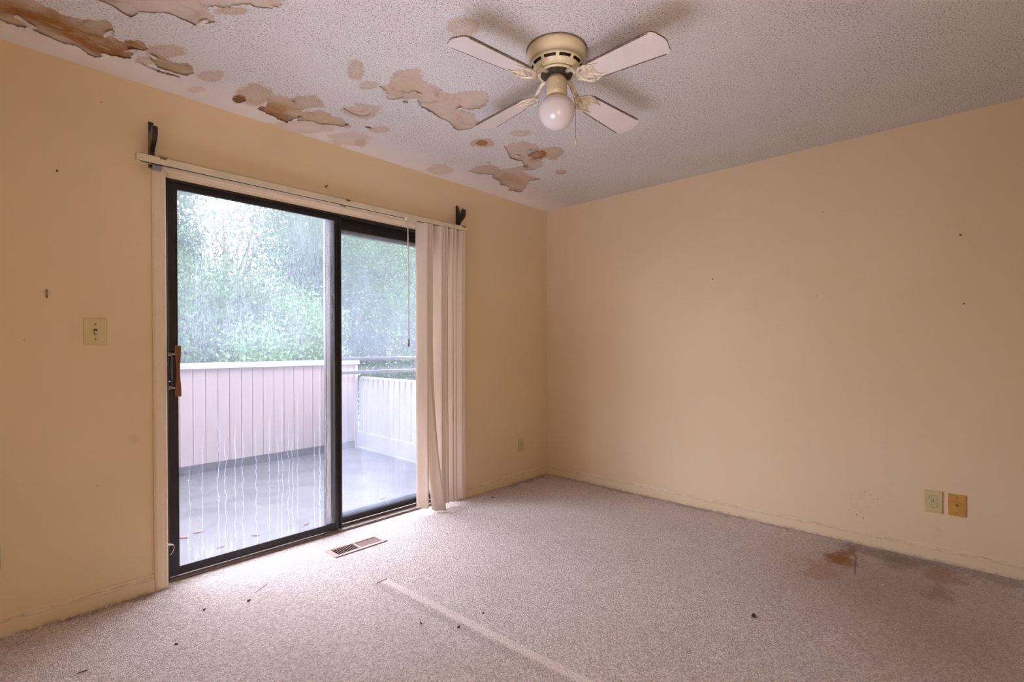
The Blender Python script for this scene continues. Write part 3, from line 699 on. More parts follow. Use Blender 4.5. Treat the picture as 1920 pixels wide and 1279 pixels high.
# ================================================================ DRAPERY ROD BRACKETS
BRK = [(0, 2.045), (0, 2.268), (-.010, 2.266), (-.017, 2.245), (-.030, 2.212), (-.045, 2.196), (-.056, 2.205), (-.066, 2.223), (-.079, 2.229), (-.092, 2.222), (-.098, 2.208),
       (-.097, 2.186), (-.086, 2.166), (-.066, 2.149), (-.042, 2.134), (-.030, 2.115), (-.028, 2.09), (-.028, 2.045)]
for xc, wd_, lab in ((-3.030, .021, 'near-black wooden curtain rod bracket over the blind left end'), (-1.098, .021, 'near-black wooden curtain rod bracket over the blind right end')):
    o = thing('curtain_rod_bracket', lab, 'bracket', (xc, 0, 2.045), 'curtain rod brackets')
    MB().prism(BRK, 'x', xc - wd_ / 2, xc + wd_ / 2).build('cradle_arm', 'dark_wood', o, .0025, seg=2)
    MB().lathe([(0, 0), (.0035, 0), (.004, .002), (0, .003)], n=10, mat=Matrix.Translation((xc, -.0278, 2.10)) @ Matrix.Rotation(math.pi / 2, 4, 'X')).build('screw', 'brass', o)

# ================================================================ CEILING FAN
FX, FY = -1.922, -1.606
fan = thing('ceiling_fan', 'cream four-blade ceiling fan with opal globe and dusty blades', 'ceiling fan', (FX, FY, H))
hp = [(.119, 2.4399), (.124, 2.437), (.1245, 2.425), (.1235, 2.412), (.119, 2.402), (.117, 2.400), (.1165, 2.392), (.1125, 2.3815), (.1125, 2.3815), (.1065, 2.3725), (.098, 2.364), (.0955, 2.362), (.093, 2.352), (.086, 2.347), (.060, 2.346)]
sk = lambda i, j: j == 9 and (i % 9) not in (0, 1)
MB().lathe([(r, zz) for r, zz in hp], (FX, FY, 0), 90, skip=sk).build('motor_housing', 'fan_cream', fan)
part_label(MB().lathe([(.100, 2.385), (.090, 2.360)], (FX, FY, 0), 48).build('vent_lining', 'fan_dark', fan), 'dark space behind the vent slots')
MB().lathe([(.121, 2.4399), (.1275, 2.4399), (.1275, 2.4375), (.121, 2.4375)], (FX, FY, 0), 48).build('ceiling_ring', 'dust', fan)
m = MB().lathe([(.0, 2.346), (.066, 2.346), (.070, 2.340), (.066, 2.334), (.050, 2.331), (.0, 2.331)], (FX, FY, 0), 40)
fw = m.build('flywheel', 'fan_dark', fan)
m = MB().lathe([(.074, 2.3445), (.079, 2.3415), (.079, 2.336), (.074, 2.333), (.070, 2.337)], (FX, FY, 0), 40)
part_label(m.build('rotor_ring', 'fan_cream', fan), 'cream rotor ring')
MB().lathe([(.0, 2.331), (.030, 2.331), (.034, 2.326), (.024, 2.318), (.022, 2.309), (0, 2.309)], (FX, FY, 0), 24).build('shaft_collar', 'fan_metal', fan)
sw = MB().lathe([(.0, 2.318), (.030, 2.3185), (.040, 2.3165), (.0435, 2.311), (.0440, 2.268), (.0452, 2.266), (.0452, 2.2455), (.040, 2.243), (.0, 2.243)], (FX, FY, 0), 40).build('switch_housing', 'fan_cream', fan)
m = MB()
for row in range(2):
    for i in range(36):
        a = 2 * math.pi * (i + .5 * row) / 36; p = (FX + .0448 * math.cos(a), FY + .0448 * math.sin(a), 2.2605 - row * .0075)
        m.lathe([(0, 0), (.0016, 0), (0, .0012)], n=6, mat=Matrix.Translation(p) @ Matrix.Rotation(a, 4, 'Z') @ Matrix.Rotation(math.pi / 2, 4, 'Y'))
part_label(m.build('vent_holes', 'fan_dark', sw), 'two rows of small dark vent holes')
vd = Vector((-3.592 - FX, -2.90 - FY, 0)).normalized(); ac = math.atan2(vd.y, vd.x)
def on_cup(da, zz, r=.0437): return Matrix.Translation((FX + r * math.cos(ac + da), FY + r * math.sin(ac + da), zz)) @ Matrix.Rotation(ac + da, 4, 'Z')
MB().box((-.0005, -.0038, -.0075), (.0014, .0038, .0075), mat=on_cup(.16, 2.292)).box((.001, -.0022, -.004), (.0045, .0022, .002), mat=on_cup(.16, 2.292)).build('reverse_switch', 'ivory_light', sw)
for dz in (-.013, .013):
    MB().lathe([(0, 0), (.0016, 0), (0, .0012)], n=8, mat=on_cup(.16, 2.292 + dz) @ Matrix.Rotation(math.pi / 2, 4, 'Y')).build('screw', 'fan_dark', sw)
gp = [(.034, 2.2465), (.037, 2.244)]
for i in range(19):
    a = math.radians(62 - 152 * i / 18); gp.append((max(0., .0775 * math.cos(a)), 2.186 + (.0795 if a < 0 else .0625) * math.sin(a)))
gp[-1] = (0., 2.1065)
MB().lathe(gp, (FX, FY, 0), 48).build('light_globe', 'globe', fan)
# pull chain hanging on the camera's right of the globe
rd = Vector((.6812, -.7321, 0))
def cp(o, t_, zz): return (FX + rd.x * o + vd.x * t_, FY + rd.y * o + vd.y * t_, zz)
m = MB().tube([cp(.040, .012, 2.300), cp(.050, .016, 2.293), cp(.060, .02, 2.268), cp(.070, .026, 2.236), cp(.0790, .026, 2.205), cp(.0805, .026, 2.16), cp(.0805, .026, 2.052)], .0009, 6)
for i in range(46):
    p = cp(.0805, .026, 2.20 - i * .0033); m.lathe([(0, -.0014), (.0014, 0), (0, .0014)], p, 6)
ch = m.build('pull_chain', 'brass', fan)
MB().lathe([(0, .008), (.002, .006), (.0042, -.004), (.0036, -.010), (0, -.012)], cp(.0805, .026, 2.046), 12).build('chain_bob', 'fan_cream', ch)
MB().tube([cp(.040, .012, 2.300), cp(.046, .014, 2.298)], .003, 8).build('chain_port', 'fan_metal', sw)

# blade, modelled pointing along +x from the hub, leading edge (+y) lower
HUBZ = 2.2935
def blade_outline():
    pts = []; r0, r1 = .165, .522; h0, h1 = .046, .0645
    for i in range(7): a = math.pi / 2 + (math.pi / 2) * i / 6; pts.append((r0 + .02 + .02 * math.cos(a), h0 - .016 + .016 * math.sin(a)))
    for i in range(7): a = math.pi + (math.pi / 2) * i / 6; pts.append((r0 + .02 + .02 * math.cos(a), -h0 + .016 + .016 * math.sin(a)))
    for i in range(7): a = -math.pi / 2 + (math.pi / 2) * i / 6; pts.append((r1 - .034 + .028 * math.cos(a), -h1 + .028 + .028 * math.sin(a)))
    for i in range(1, 6): q = i / 6; pts.append((r1 - .006 + .010 * math.sin(q * math.pi), -h1 + .028 + (2 * h1 - .056) * q))
    for i in range(7): a = (math.pi / 2) * i / 6; pts.append((r1 - .034 + .028 * math.cos(a), h1 - .028 + .028 * math.sin(a)))
    return pts
bo = blade_outline(); nb = len(bo)
PT = Matrix.Rotation(math.radians(-11), 4, 'X')
m = MB(); m.prism(bo, 'z', -.0028, .0028, mat=PT)
m.mi = [0, 0] + [1 if (math.dist(bo[i], bo[(i + 1) % nb]) < 9) else 0 for i in range(nb)]
rag = random.Random(4)
for sgn, amp in ((1, .0032), (-1, .0016)):                      # furry dust on the long edges
    xs = [.19 + .3 * i / 40 for i in range(41)]
    hh = [.0465 + (.0645 - .0465) * (x - .165) / .357 for x in xs]
    top = [(x, sgn * (h + amp * rag.uniform(.1, 1.))) for x, h in zip(xs, hh)]
    bot = [(x, sgn * (h - .004)) for x, h in zip(xs, hh)]
    n0 = len(m.f); m.prism(top + bot[::-1], 'z', -.0031, .0045, mat=PT); 
    m.mi[n0:] = [1] * (len(m.f) - n0)
blade0 = m.build('blade', ['blade', 'dust'], fan); blade0.location = (0, 0, HUBZ - H)
for v_ in blade0.data.vertices: v_.co += Vector((FX, FY, H))      # build() took the parent's place off; the blade is drawn about the hub
# blade iron: scrolled bracket
def arc(cx, cy, r, a0, a1, n=8): return [(cx + r * math.cos(math.radians(a0 + (a1 - a0) * i / n)), cy + r * math.sin(math.radians(a0 + (a1 - a0) * i / n))) for i in range(n + 1)]
m = MB()
m.tube([(.055, 0, .044), (.085, 0, .040), (.110, 0, .020), (.135, 0, .002), (.165, 0, -.006)], [.009, .010, .009, .008, .006], 8)
for sgn in (1, -1):
    P3 = lambda l, dz=0: [PT @ Vector((x, y * sgn, -.007 + dz)) for x, y in l]
    m.tube(P3([(.120, .004), (.140, .018), (.150, .034), (.165, .044), (.190, .046), (.222, .034), (.250, .030)]), [.006, .0062, .006, .0056, .005, .004, .0015], 7)
    m.tube(P3([(.150, .006), (.172, .012), (.188, .026), (.182, .038), (.170, .040), (.164, .032)]), [.005, .005, .0046, .004, .0035, .002], 7)
    m.tube(P3([(.165, .0), (.190, .008), (.210, .020), (.226, .030)]), [.005, .0046, .004, .002], 7)
    m.lathe([(0, -.003), (.005, -.002), (.005, 0), (0, 0)], n=10, mat=PT @ Matrix.Translation((.192, .018 * sgn, -.0035)))
m.lathe([(0, -.003), (.005, -.002), (.005, 0), (0, 0)], n=10, mat=PT @ Matrix.Translation((.205, 0, -.0035)))
m.prism([(.118, -.012), (.15, -.022), (.19, -.036), (.205, -.03), (.215, 0), (.205, .03), (.19, .036), (.15, .022), (.118, .012)], 'z', -.0058, -.0032, mat=PT)
iron0 = m.build('blade_iron', 'fan_gold', blade0)
iron_off = world_loc(blade0)
for v_ in iron0.data.vertices: v_.co += iron_off
BLD = [(-6.5, -3.6), (83.2, -.4), (172.6, -1.0), (263.6, -5.6)]
for i, (ang, tilt) in enumerate(BLD):
    b = blade0 if i == 0 else blade0.copy()
    if i: COL.objects.link(b); b.parent = fan; k2 = iron0.copy(); COL.objects.link(k2); k2.parent = b
    b.rotation_euler = (0, math.radians(-tilt), math.radians(ang))

# ================================================================ ELECTRICAL
def plate_y(x0, x1, z0, z1, name, parent, mat, y=0., d=.006):
    return MB().prism([(x0, z0), (x1, z0), (x1, z1), (x0, z1)], 'y', y - d, y - .0003).build(name, mat, parent, .0035, seg=2)


# light switch
sx_, sz_ = -3.2405, 1.255
o = thing('light_switch', 'ivory toggle light switch plate left of the sliding door', 'light switch', (sx_, 0, sz_ - .06))
plate_y(sx_ - .041, sx_ + .041, sz_ - .0605, sz_ + .0605, 'plate', o, 'ivory')
MB().box((sx_ - .006, -.0068, sz_ - .0125), (sx_ + .006, -.0055, sz_ + .0125)).build('toggle_slot', 'slot', o)
MB().prism([(-.006, -.004), (-.0165, -.0105), (-.0175, -.004), (-.0065, .006)], 'x', sx_ - .0045, sx_ + .0045, mat=Matrix.Translation((0, 0, sz_))).build('toggle', 'ivory_light', o, .0008)
for dz in (-.0335, .0335):
    m = MB().lathe([(0, 0), (.0036, 0), (.0036, .001), (0, .0016)], n=12, mat=Matrix.Translation((sx_, -.0058, sz_ + dz)) @ Matrix.Rotation(math.pi / 2, 4, 'X'))
    m.box((sx_ - .003, -.0077, sz_ + dz - .0005), (sx_ + .003, -.0070, sz_ + dz + .0005)); m.build('screw', 'brass', o)


def duplex(o, face_mat, tf):
    """duplex outlet drawn in a local frame: x across, z up, -y out of the wall"""
    m = MB().prism([(-.0385, -.0615), (.0385, -.0615), (.0385, .0615), (-.0385, .0615)], 'y', -.006, -.0003, mat=tf); m.build('plate', 'ivory', o, .0035, seg=2)
    for dz in (.0195, -.0195):
        out = [(.0165 * math.cos(a) * 1., max(-.0125, min(.0125, .0165 * math.sin(a))) + dz) for a in [2 * math.pi * i / 24 for i in range(24)]]
        m = MB().prism(out, 'y', -.0072, -.0055, mat=tf); rf = m.build('receptacle', face_mat, o, .0006)
        MB().prism([(x * 1.07, dz + (zz - dz) * 1.09) for x, zz in out], 'y', -.0063, -.0054, mat=tf).build('receptacle_gap', 'slot', rf)
        for a, b, c_, d_ in ((-.0078, -.0055, -.002, .0075), (.0055, .0076, -.001, .0070)):
            MB().box((a, -.0076, dz + c_), (b, -.0070, dz + d_), mat=tf).build('slot', 'slot', rf)
        MB().lathe([(0, 0), (.0026, 0), (.0026, .0006), (0, .0006)], n=10, mat=tf @ Matrix.Translation((0, -.0070, dz - .0072)) @ Matrix.Rotation(math.pi / 2, 4, 'X')).build('slot', 'slot', rf)
    MB().lathe([(0, 0), (.003, 0), (.003, .001), (0, .0015)], n=10, mat=tf @ Matrix.Translation((0, -.0060, 0)) @ Matrix.Rotation(math.pi / 2, 4, 'X')).build('screw', 'brass', o)


o = thing('wall_outlet', 'ivory duplex outlet low between the blind and the corner', 'outlet', (-.362, 0, .26))
duplex(o, 'ivory_light', Matrix.Translation((-.362, 0, .3215)))
o = thing('wall_outlet', 'ivory duplex outlet low on the bare wall beside the tan plate', 'outlet', (0, -2.750, .262))
duplex(o, 'ivory_light', Matrix.Translation((0, -2.750, .325)) @ Matrix.Rotation(-math.pi / 2, 4, 'Z'))
o = thing('cable_jack', 'yellowed tan cable jack plate beside the duplex outlet on bare wall', 'wall plate', (0, -2.848, .266))
tf = Matrix.Translation((0, -2.848, .3245)) @ Matrix.Rotation(-math.pi / 2, 4, 'Z')
MB().prism([(-.0362, -.059), (.0362, -.059), (.0362, .059), (-.0362, .059)], 'y', -.006, -.0003, mat=tf).build('plate', 'tan_plate', o, .003, seg=2)
MB().lathe([(0, 0), (.0056, 0), (.0056, .0035), (.0035, .004), (0, .001)], n=12, mat=tf @ Matrix.Translation((0, -.0058, .0)) @ Matrix.Rotation(math.pi / 2, 4, 'X')).build('jack_socket', 'brass', o)
for dz in (-.0405, .0405):
    MB().lathe([(0, 0), (.0033, 0), (.0033, .001), (0, .0015)], n=10, mat=tf @ Matrix.Translation((0, -.0058, dz)) @ Matrix.Rotation(math.pi / 2, 4, 'X')).build('screw', 'brass', o)
o = thing('uncovered_outlet', 'dark outlet without a cover plate at lower left edge', 'outlet', (-3.583, 0, .277))
MB().box((-3.620, -.004, .277), (-3.546, -.0003, .380)).build('open_box', 'slot', o, .002)
for dz in (.303, .354):
    MB().box((-3.600, -.009, dz - .017), (-3.5535, -.004, dz + .017)).build('receptacle', 'fan_dark', o, .004)
MB().box((-3.605, -.0065, .3265), (-3.5455, -.004, .3305)).build('mounting_strap', 'grey_alu', o)

# hook, anchor and nails left in the walls
o = thing('picture_hook', 'small tarnished brass picture hook above and left of light switch', 'hook', (-3.400, 0, 1.39))
m = MB(); m.box((-3.4035, -.0022, 1.397), (-3.3965, -.0003, 1.432)); m.tube([(-3.400, -.002, 1.402), (-3.400, -.009, 1.397), (-3.400, -.011, 1.404)], .0024, 6)
m.build('hook_strap', 'brass', o, .0006)
MB().tube([(-3.400, .0, 1.424), (-3.400, -.010, 1.430)], .0016, 6).build('nail', 'brass', o)
o = thing('wall_anchor', 'torn screw anchor hole above the middle of the blind headrail', 'wall anchor', (-2.147, 0, 2.165))
MB().lathe([(.002, 0), (.006, 0), (.0065, .003), (.003, .004), (.002, 0)], n=10, mat=Matrix.Translation((-2.150, -.0003, 2.166)) @ Matrix.Rotation(math.pi / 2, 4, 'X')).build('anchor_collar', 'tan_plate', o)
MB().tube([(-2.150, -.0005, 2.166), (-2.146, -.012, 2.170), (-2.138, -.014, 2.175)], .0024, 6).build('bent_screw', 'crumb', o)
def nail(p, axis, label):
    rt = Matrix.Rotation(math.pi / 2, 4, 'X') if axis == 'y' else Matrix.Rotation(-math.pi / 2, 4, 'Y')
    tag(MB().lathe([(0, -.002), (.0016, -.002), (.0016, .005), (.0042, .0055), (.0042, .007), (0, .0075)], n=10, mat=Matrix.Translation(p) @ rt).build('nail', 'crumb', origin=p), label, 'nail', 'nails left in the walls')
nail((-3.364, 0, 1.947), 'y', 'small dark nail high on the door wall, far left')
nail((0, -1.536, 1.668), 'x', 'small dark nail near the middle of the bare right wall')
nail((0, -2.869, 1.412), 'x', 'small dark nail toward the right edge of the bare wall')
nail((0, -2.854, 1.783), 'x', 'topmost small nail near the right edge of the bare wall')

# ================================================================ FLOOR REGISTER
rg = thing('floor_register', 'tan metal floor register with louvres set in carpet before the door', 'floor register', (-2.08, -.233, 0))
w = MB(); e0, e1, f0, f1 = -2.247, -1.912, -.297, -.169
w.box((e0, f0, .0005), (RX0, f1, .0055)); w.box((RX1, f0, .0005), (e1, f1, .0055)); w.box((RX0, f0, .0005), (RX1, RY0, .0055)); w.box((RX0, RY1, .0005), (RX1, f1, .0055))
w.box((-2.0835, RY0, -.004), (-2.0755, RY1, .0052))
w.build('faceplate', 'register', rg, .0012)
w = MB()
w.box((RX0 + .0005, RY0 + .0005, -.085), (RX1 - .0005, RY1 - .0005, -.083))
for a, b in (((RX0 + .0003, RY0), (RX0 + .002, RY1)), ((RX1 - .002, RY0), (RX1 - .0003, RY1)), ((RX0, RY0 + .0003), (RX1, RY0 + .002)), ((RX0, RY1 - .002), (RX1, RY1 - .0003))): w.box((a[0], a[1], -.083), (b[0], b[1], .0))
part_label(w.build('duct', 'slot', rg), 'dark duct below the louvres')
lv = None
for half in (0, 1):
    for i in range(11):
        xc = (RX0 + .0065 + i * .0127) if half == 0 else (-2.0755 + .006 + i * .0128)
        if lv is None:
            m = MB().box((-.0026, RY0 + .0007, -.0045), (.0026, RY1 - .0007, .0045), mat=None); m.v = [(x * .22, y, zz * 1.05) for x, y, zz in m.v]
            lv = m.build('louvre', 'register', rg); l_ = lv
            for v_ in lv.data.vertices: v_.co += Vector((-2.08, -.233, 0)) - Vector((0, -.233, 0))
            for v_ in lv.data.vertices: v_.co.y += 0
            lv.data.update()
            basey = 0
        else:
            l_ = lv.copy(); COL.objects.link(l_); l_.parent = rg
        l_.location = (xc + 2.08, 0, .0005); l_.rotation_euler = (0, math.radians(-38 if half == 0 else 14), 0)

# ================================================================ LITTER ON THE CARPET
def chip_mesh(sd, mat, size, thick=.0014):
    r_ = random.Random(sd); k = r_.randint(5, 7); el = r_.uniform(1.3, 3.2); m = MB()
    poly = [(size * el * .5 * math.cos(2 * math.pi * i / k + r_.uniform(-.3, .3)) * r_.uniform(.6, 1.1), size * .5 * math.sin(2 * math.pi * i / k + r_.uniform(-.3, .3)) * r_.uniform(.6, 1.1)) for i in range(k)]
    m.prism(poly, 'z', .0008, .0008 + thick)
    m.v = [(x, y, zz + abs(x) * .12) for x, y, zz in m.v]
    return m


def litter(name, mat, pts, label, cat, group, size):
    protos = []
    for i, (x, y) in enumerate(pts):
        if i < 4: o = chip_mesh(i * 7 + len(pts), mat, size).build(name, mat); protos.append(o)
        else: o = protos[i % 4].copy(); COL.objects.link(o)
        o.location = (x, y, .0002); s_ = random.uniform(.7, 1.25); o.scale = (s_, s_, 1); o.rotation_euler = (0, 0, random.uniform(0, 6.28))
        tag(o, label, cat, group)


litter('paint_chip', 'chip', [(-3.377, -.129), (-3.358, -.098), (-3.378, -.082), (-3.214, -.025), (-3.272, -.03), (-3.299, -.03), (-3.236, -.032), (-3.195, -.024), (-3.407, -.03), (-3.511, -.026), (-3.531, -.034), (-3.331, -.091), (-3.358, -.026), (-3.431, -.028), (-3.284, -.026)],
       'white paint chip fallen along the baseboard left of the door', 'paint chip', 'paint chips along the left baseboard', .010)
litter('paint_chip', 'chip', [(-.069, -.049), (-.202, -.144), (-.095, -.156), (-.113, -.188), (-.219, -.047), (-.03, -.164)],
       'white paint chip lying in the far corner of the carpet', 'paint chip', 'paint chips in the far corner', .014)
litter('paint_chip', 'chip', [(-.19, -1.725), (-.084, -.611), (-.073, -.758)], 'pale paint chip near the foot of the bare right wall', 'paint chip', 'paint chips near the bare wall', .012)
for p, lab in (((-.552, -2.584), 'pale flake on the brown carpet stains at lower right'), ((-1.289, -2.398), 'small white flake at lower right of the open carpet'), ((-1.603, -2.443), 'small white flake near the bottom edge, right of centre'),
               ((-2.197, -1.077), 'white flake lying beside the pale carpet strip'), ((-2.425, -1.327), 'white flake left of the pale carpet strip'),
               ((-3.206, -.279), 'white flake on the carpet below the left door casing'), ((-3.39, -.473), 'largest pale flake at the lower left of the carpet'), ((-3.462, -.208), 'small pale flake near the far left carpet edge'), ((-3.134, -.732), 'small pale flake at the bottom of the carpet, left of centre')):
    o = chip_mesh(hash(p) % 97, 'chip', .0085).build('paint_chip', 'chip'); o.location = (p[0], p[1], .0002); o.rotation_euler = (0, 0, p[0] * 9); tag(o, lab, 'paint chip', 'loose flakes on the open carpet')
for p, lab, sz in (((-1.291, -2.206), 'dark dry leaf scrap on the carpet in lower right', .02), ((-2.75, -.439), 'dark crumb just below the dry grass stem on carpet', .008), ((-2.916, -.375), 'dark crumb on the carpet before the door left end', .008),
                   ((-3.071, -.589), 'dark crumb on the carpet at lower left', .008), ((-2.083, -1.32), 'dark crumb to the right of the pale carpet strip', .009), ((-2.228, -1.322), 'dark crumb on the pale carpet strip', .008),
                   ((-2.32, -1.182), 'dark crumb to the left of the pale carpet strip', .008), ((-.874, -.164), 'dark crumb beside the right baseboard of the door wall', .014)):
    o = chip_mesh(int(abs(p[0] * 1000)) % 89, 'crumb', sz, .004).build('dry_crumb', 'crumb'); o.location = (p[0], p[1], .0002); o.rotation_euler = (0, 0, p[1] * 7); tag(o, lab, 'crumb', 'dark crumbs on the carpet')
tag(MB().tube([(-2.706, -.383, .0022), (-2.668, -.36, .004), (-2.623, -.332, .0025)], .0012, 5).build('grass_stem', 'straw', origin=(-2.66, -.36, 0)), 'thin dry grass stem on carpet in front of the door', 'grass stem')
tag(MB().tube([(-3.366, -.532, .003), (-3.348, -.537, .004), (-3.332, -.535, .002)], [.001, .0024, .0012], 5).build('twig', 'crumb', origin=(-3.35, -.535, 0)), 'short dark twig at the bottom left of the carpet', 'twig')
tag(MB().tube([(-2.250, -.726, .002), (-2.22, -.724, .0028), (-2.190, -.722, .002)], .0013, 5).build('twig', 'crumb', origin=(-2.22, -.724, 0)), 'thin dark twig across the end of the pale carpet strip', 'twig')

# ================================================================ OUTSIDE: BALCONY
ZD = -.147
struct(MB().box((-4.6, TH + .001, ZD - .15), (-.05, 3.20, ZD)).build('floor_deck', 'deck'), 'wet grey balcony floor outside the door')
fb = thing('balcony_fence', 'pale pink board fence with white cap closing the balcony opposite the door', 'fence', (-1.5, 3.06, ZD))
b0 = None; bx = -3.37
while bx < -.25:
    if b0 is None:
        b0 = MB().box((0, 3.060, -.058), (.1125, 3.085, .965)).build('board', 'fence', fb, .003); o = b0
        for v_ in b0.data.vertices: v_.co.x += 1.5 * 0
        base_loc = Vector(b0.location)
    else:
        o = b0.copy(); COL.objects.link(o); o.parent = fb
    o.location = (bx + 1.5 - 1.5, 0, 0); o.location.x = bx
    o.location.y = random.uniform(-.002, .002)
    bx += .1168
m = MB().box((-3.4, 3.086, ZD), (-.2, 3.10, .97)); m.build('backing_panel', 'fence', fb)
MB().box((-3.42, 3.02, .952), (-.18, 3.14, .968)).box((-3.42, 3.030, .968), (-.18, 3.13, 1.014)).build('cap_board', 'fence_cap', fb, .004)
part_label(MB().box((-3.4, 3.052, ZD), (-.21, 3.0595, -.057)).build('gap_shade_strip', 'fence_gap_shade', fb), 'dark strip standing in for the shaded gap under the boards')  # solid dark strip put where the gap under the boards lies in shade
MB().box((-.245, 3.045, ZD), (-.2, 3.0595, .95)).build('corner_post', 'fence', fb, .004)
sf = thing('side_fence', 'white slatted side fence of the balcony at right beyond the fixed pane', 'fence', (-.2, 1.7, ZD))
s0 = None
for i in range(24):
    yy = 3.04 - i * .118
    if s0 is None:
        s0 = MB().box((-.185, yy - .0925, ZD + .20), (-.155, yy, .775)).build('slat', 'slat', sf, .003)
    else:
        o = s0.copy(); COL.objects.link(o); o.parent = sf; o.location = (0, -i * .118, 0)
part_label(MB().box((-.225, TH + .03, ZD + .03), (-.19, 3.04, .072)).build('base_beam', 'slat', sf, .004), 'low white beam along the foot')
MB().box((-.154, TH + .03, .70), (-.125, 3.04, .79)).build('back_rail', 'slat', sf, .004)
for p in [(-2.61, 1.04), (-2.37, .69), (-2.15, .5), (-2.7, 1.0), (-2.59, .64), (-1.72, .99), (-2.05, .64), (-1.36, .77), (-1.62, .42), (-2.3, 2.6), (-1.9, 2.85), (-1.6, 2.95), (-1.2, 2.97)]:
    m = MB(); r_ = random.Random(int(p[0] * 100)); L = r_.uniform(.05, .08)
    m.prism([(-L / 2, 0), (-L * .2, L * .2), (L * .2, L * .22), (L / 2, 0), (L * .2, -L * .2), (-L * .2, -L * .22)], 'z', .001, .0025); m.v = [(x, y, zz + .25 * abs(y) + .1 * abs(x)) for x, y, zz in m.v]
    o = m.build('fallen_leaf', 'leaf_dead'); o.location = (-3.59 + (p[0] + 3.59) * 1.07, -2.9 + (p[1] + 2.9) * 1.03, ZD); o.rotation_euler = (0, 0, r_.uniform(0, 6))
    tag(o, 'rust brown fallen leaf lying on the wet balcony floor', 'leaf', 'fallen leaves on the balcony')

struct(MB().box((-4.8, TH + .001, 2.45), (.6, 1.30, 2.56)).build('beam_sky_blocker', 'fence_cap'), 'unseen eave added over the balcony door to block steep sky light')  # added out of view to keep steep sky light off the floor

# ================================================================ OUTSIDE: GARDEN
GZ = -3.0
struct(MB().box((-40, 3.3, GZ - .2), (60, 70, GZ)).build('ground', 'lawn'), 'rough lawn below the balcony')


def tree(name, label, x, y, h, rad, nleaf, mat, leaf=.085, base=None, squash=1., clumps=26, sparse=False, sd=1):
    r_ = np.random.default_rng(sd); rp_ = random.Random(sd)
    o = thing(name, label, 'tree' if 'tree' in name or 'trunk' in name else 'shrub', (x, y, GZ), 'trees and shrubs beyond the balcony fence')
    zc = GZ + h - rad * squash if base is None else base
    tr = MB(); lean = [rp_.uniform(-.25, .25), rp_.uniform(-.2, .2)]
    tr.tube([(x, y, GZ), (x + lean[0] * .4, y + lean[1] * .4, GZ + h * .3), (x + lean[0], y + lean[1], GZ + h * .62), (x + lean[0] * 1.4, y + lean[1], GZ + h * .9)], [.05 + h * .017, .04 + h * .012, .03 + h * .007, .012], 9)
    tr.build('trunk', 'bark', o)
    cs = []
    for i in range(clumps):
        d = r_.normal(size=3); d /= np.linalg.norm(d); q = r_.random() ** .4
        cs.append((x + d[0] * rad * q, y + d[1] * rad * q, zc + d[2] * rad * squash * q))
    br = MB()
    for i, c in enumerate(cs[:14]):
        zs = GZ + h * rp_.uniform(.3, .75); a = Vector((x + lean[0] * .6, y + lean[1] * .6, zs)); b = Vector(c); mid = (a + b) / 2 + Vector((0, 0, -.1 * rad))
        br.tube([a, mid, b], [.03 + .006 * h * .5, .024, .008], 6)
    br.build('branches', 'bark', o)
    per = nleaf // clumps; P_ = []
    for c in cs:
        s_ = rad * r_.uniform(.22, .42); P_.append(np.array(c) + r_.normal(size=(per, 3)) * s_ * np.array([1, 1, .75 * max(.7, squash)]))
    P_ = np.concatenate(P_); n = len(P_)
    d = r_.normal(size=(n, 3)); d[:, 2] -= .5; d /= np.linalg.norm(d, axis=1)[:, None]
    e = np.cross(d, r_.normal(size=(n, 3))); e /= np.linalg.norm(e, axis=1)[:, None]
    L = leaf * r_.uniform(.6, 1.3, (n, 1)); nn = np.cross(d, e)
    v_ = np.stack([P_ - d * L * .5, P_ + e * L * .24 - nn * L * .05, P_ + d * L * .5, P_ - e * L * .24 - nn * L * .05], 1).reshape(-1, 3) - np.array([x, y, GZ])
    me = bpy.data.meshes.new('foliage'); me.vertices.add(4 * n); me.loops.add(4 * n); me.polygons.add(n)
    me.vertices.foreach_set('co', v_.ravel().astype(np.float32)); me.loops.foreach_set('vertex_index', np.arange(4 * n, dtype=np.int32))
    me.polygons.foreach_set('loop_start', np.arange(0, 4 * n, 4, dtype=np.int32)); me.polygons.foreach_set('loop_total', np.full(n, 4, dtype=np.int32))
    me.update(); me.validate(); me.materials.append(M[mat])
    f = bpy.data.objects.new('foliage', me); COL.objects.link(f); f.parent = o; f['kind'] = 'stuff'
    return o


tree('leafy_tree', 'mid green leafy tree behind the fence, left part of the sliding pane', .1, 9.2, 5.6, 1.4, 42000, 'leaf_mid', .075, sd=11, base=1.3, squash=1.05)
tree('bright_shrub', 'fresh green bushy tree just above the fence cap, centre of sliding pane', .75, 7.6, 5.0, .95, 20000, 'leaf_light', .07, sd=12, base=1.15)
tree('leafy_tree', 'dark bluish tree behind the fence near the meeting stile', 2.75, 9.6, 7.4, 1.55, 46000, 'leaf_dark', .075, sd=13, base=2.3, squash=1.35)
tree('sparse_tree', 'thin branched tree against the bright sky above sliding pane', 1.5, 13.0, 9.3, 1.5, 1300, 'leaf_mid', .10, sd=14, base=5.3, squash=.8)
tree('leafy_tree', 'tall green tree behind the upper half of the fixed pane', 4.6, 10.5, 8.6, 2.1, 24000, 'leaf_mid', sd=15, base=3.2, squash=1.2)
tree('leafy_tree', 'fresh green tree behind the lower right of the fixed pane', 6.6, 9.5, 6.4, 1.9, 20000, 'leaf_light', sd=16, base=1.6, squash=1.)
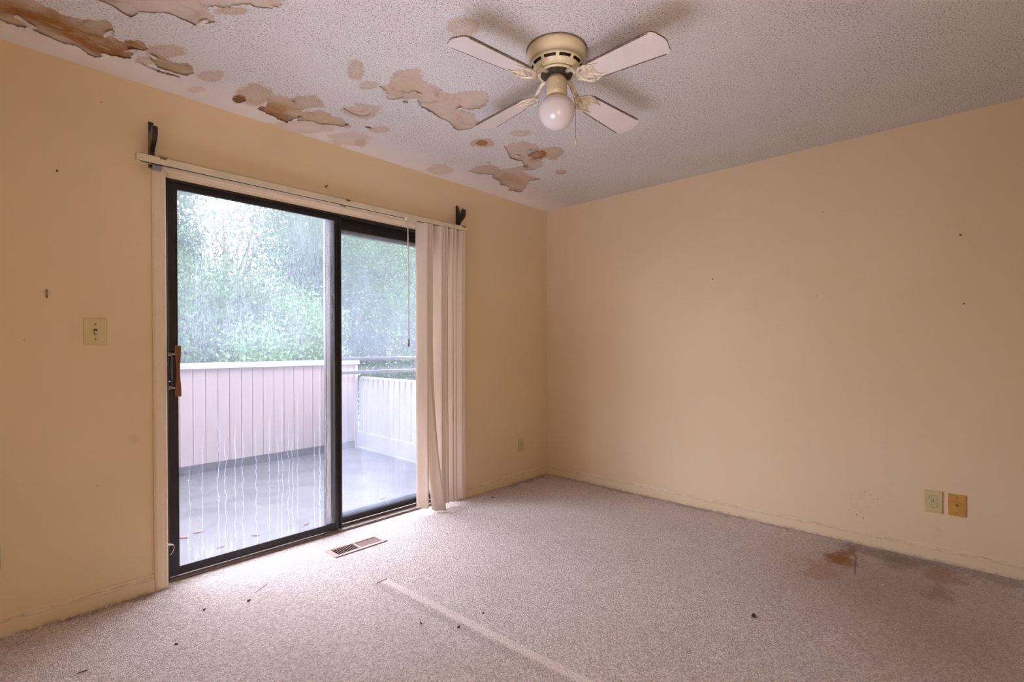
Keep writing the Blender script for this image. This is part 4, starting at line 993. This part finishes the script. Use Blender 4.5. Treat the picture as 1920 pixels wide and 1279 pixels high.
tree('leafy_tree', 'dark broad tree far right behind the fixed pane', 9.6, 12.0, 9.2, 2.7, 24000, 'leaf_dark', .11, sd=17, base=3.2, squash=1.1)
tree('leafy_tree', 'tall pale green tree standing behind the others toward the left', -1.6, 12.5, 9.0, 2.1, 20000, 'leaf_mid', .10, sd=18, base=3.4, squash=1.2)
tree('hedge_shrub', 'low dark shrub filling below the trees beyond the fence, left', -.3, 11.0, 4.9, 1.6, 16000, 'leaf_dark', .10, sd=19, base=.7)
tree('hedge_shrub', 'low dark shrub below the trees beyond the fence, right', 3.4, 11.5, 5.4, 1.8, 18000, 'leaf_dark', .10, sd=20, base=.9)
tree('leafy_tree', 'tall green tree at the back between the panes', 4.9, 14.5, 11.0, 2.4, 20000, 'leaf_mid', .12, sd=21, base=5.4, squash=1.0)
tree('backdrop_tree', 'broad dense tree far behind the fixed pane', 7.2, 18.5, 10.6, 3.3, 26000, 'leaf_mid', .15, sd=22, base=4.3, squash=1.15)
tree('backdrop_tree', 'broad dark tree farthest back at the right', 12.5, 20.0, 11.5, 3.8, 26000, 'leaf_dark', .17, sd=23, base=4.8, squash=1.1)
tree('backdrop_tree', 'low dense tree far back below the bright gap of sky', 2.0, 19.0, 7.0, 2.6, 20000, 'leaf_mid', .15, sd=24, base=1.6, squash=.9)
tree('backdrop_tree', 'broad tree far behind, left of the bright gap of sky', .0, 15.5, 9.8, 1.15, 20000, 'leaf_dark', .12, sd=25, base=4.6, squash=1.5)
tree('hedge_shrub', 'bushy green shrub low behind the guard bars of the fixed pane', 4.6, 7.8, 5.6, 1.35, 36000, 'leaf_mid', .08, sd=26, base=1.2)
tree('hedge_shrub', 'dark shrub low at the right edge of the fixed pane', 7.6, 8.6, 5.8, 1.6, 36000, 'leaf_dark', .08, sd=27, base=1.2)
o = thing('neighbour_house', 'low neighbouring house with a pinkish roof beyond the fence', 'house', (1.6, 16.5, GZ))
MB().box((.2, 15.4, GZ), (3.4, 18, 1.0)).build('house_walls', 'house', o)
MB().prism([(-.1, 1.0), (3.7, 1.0), (1.8, 1.75)], 'y', 15.2, 18.2).build('roof', 'roof', o)
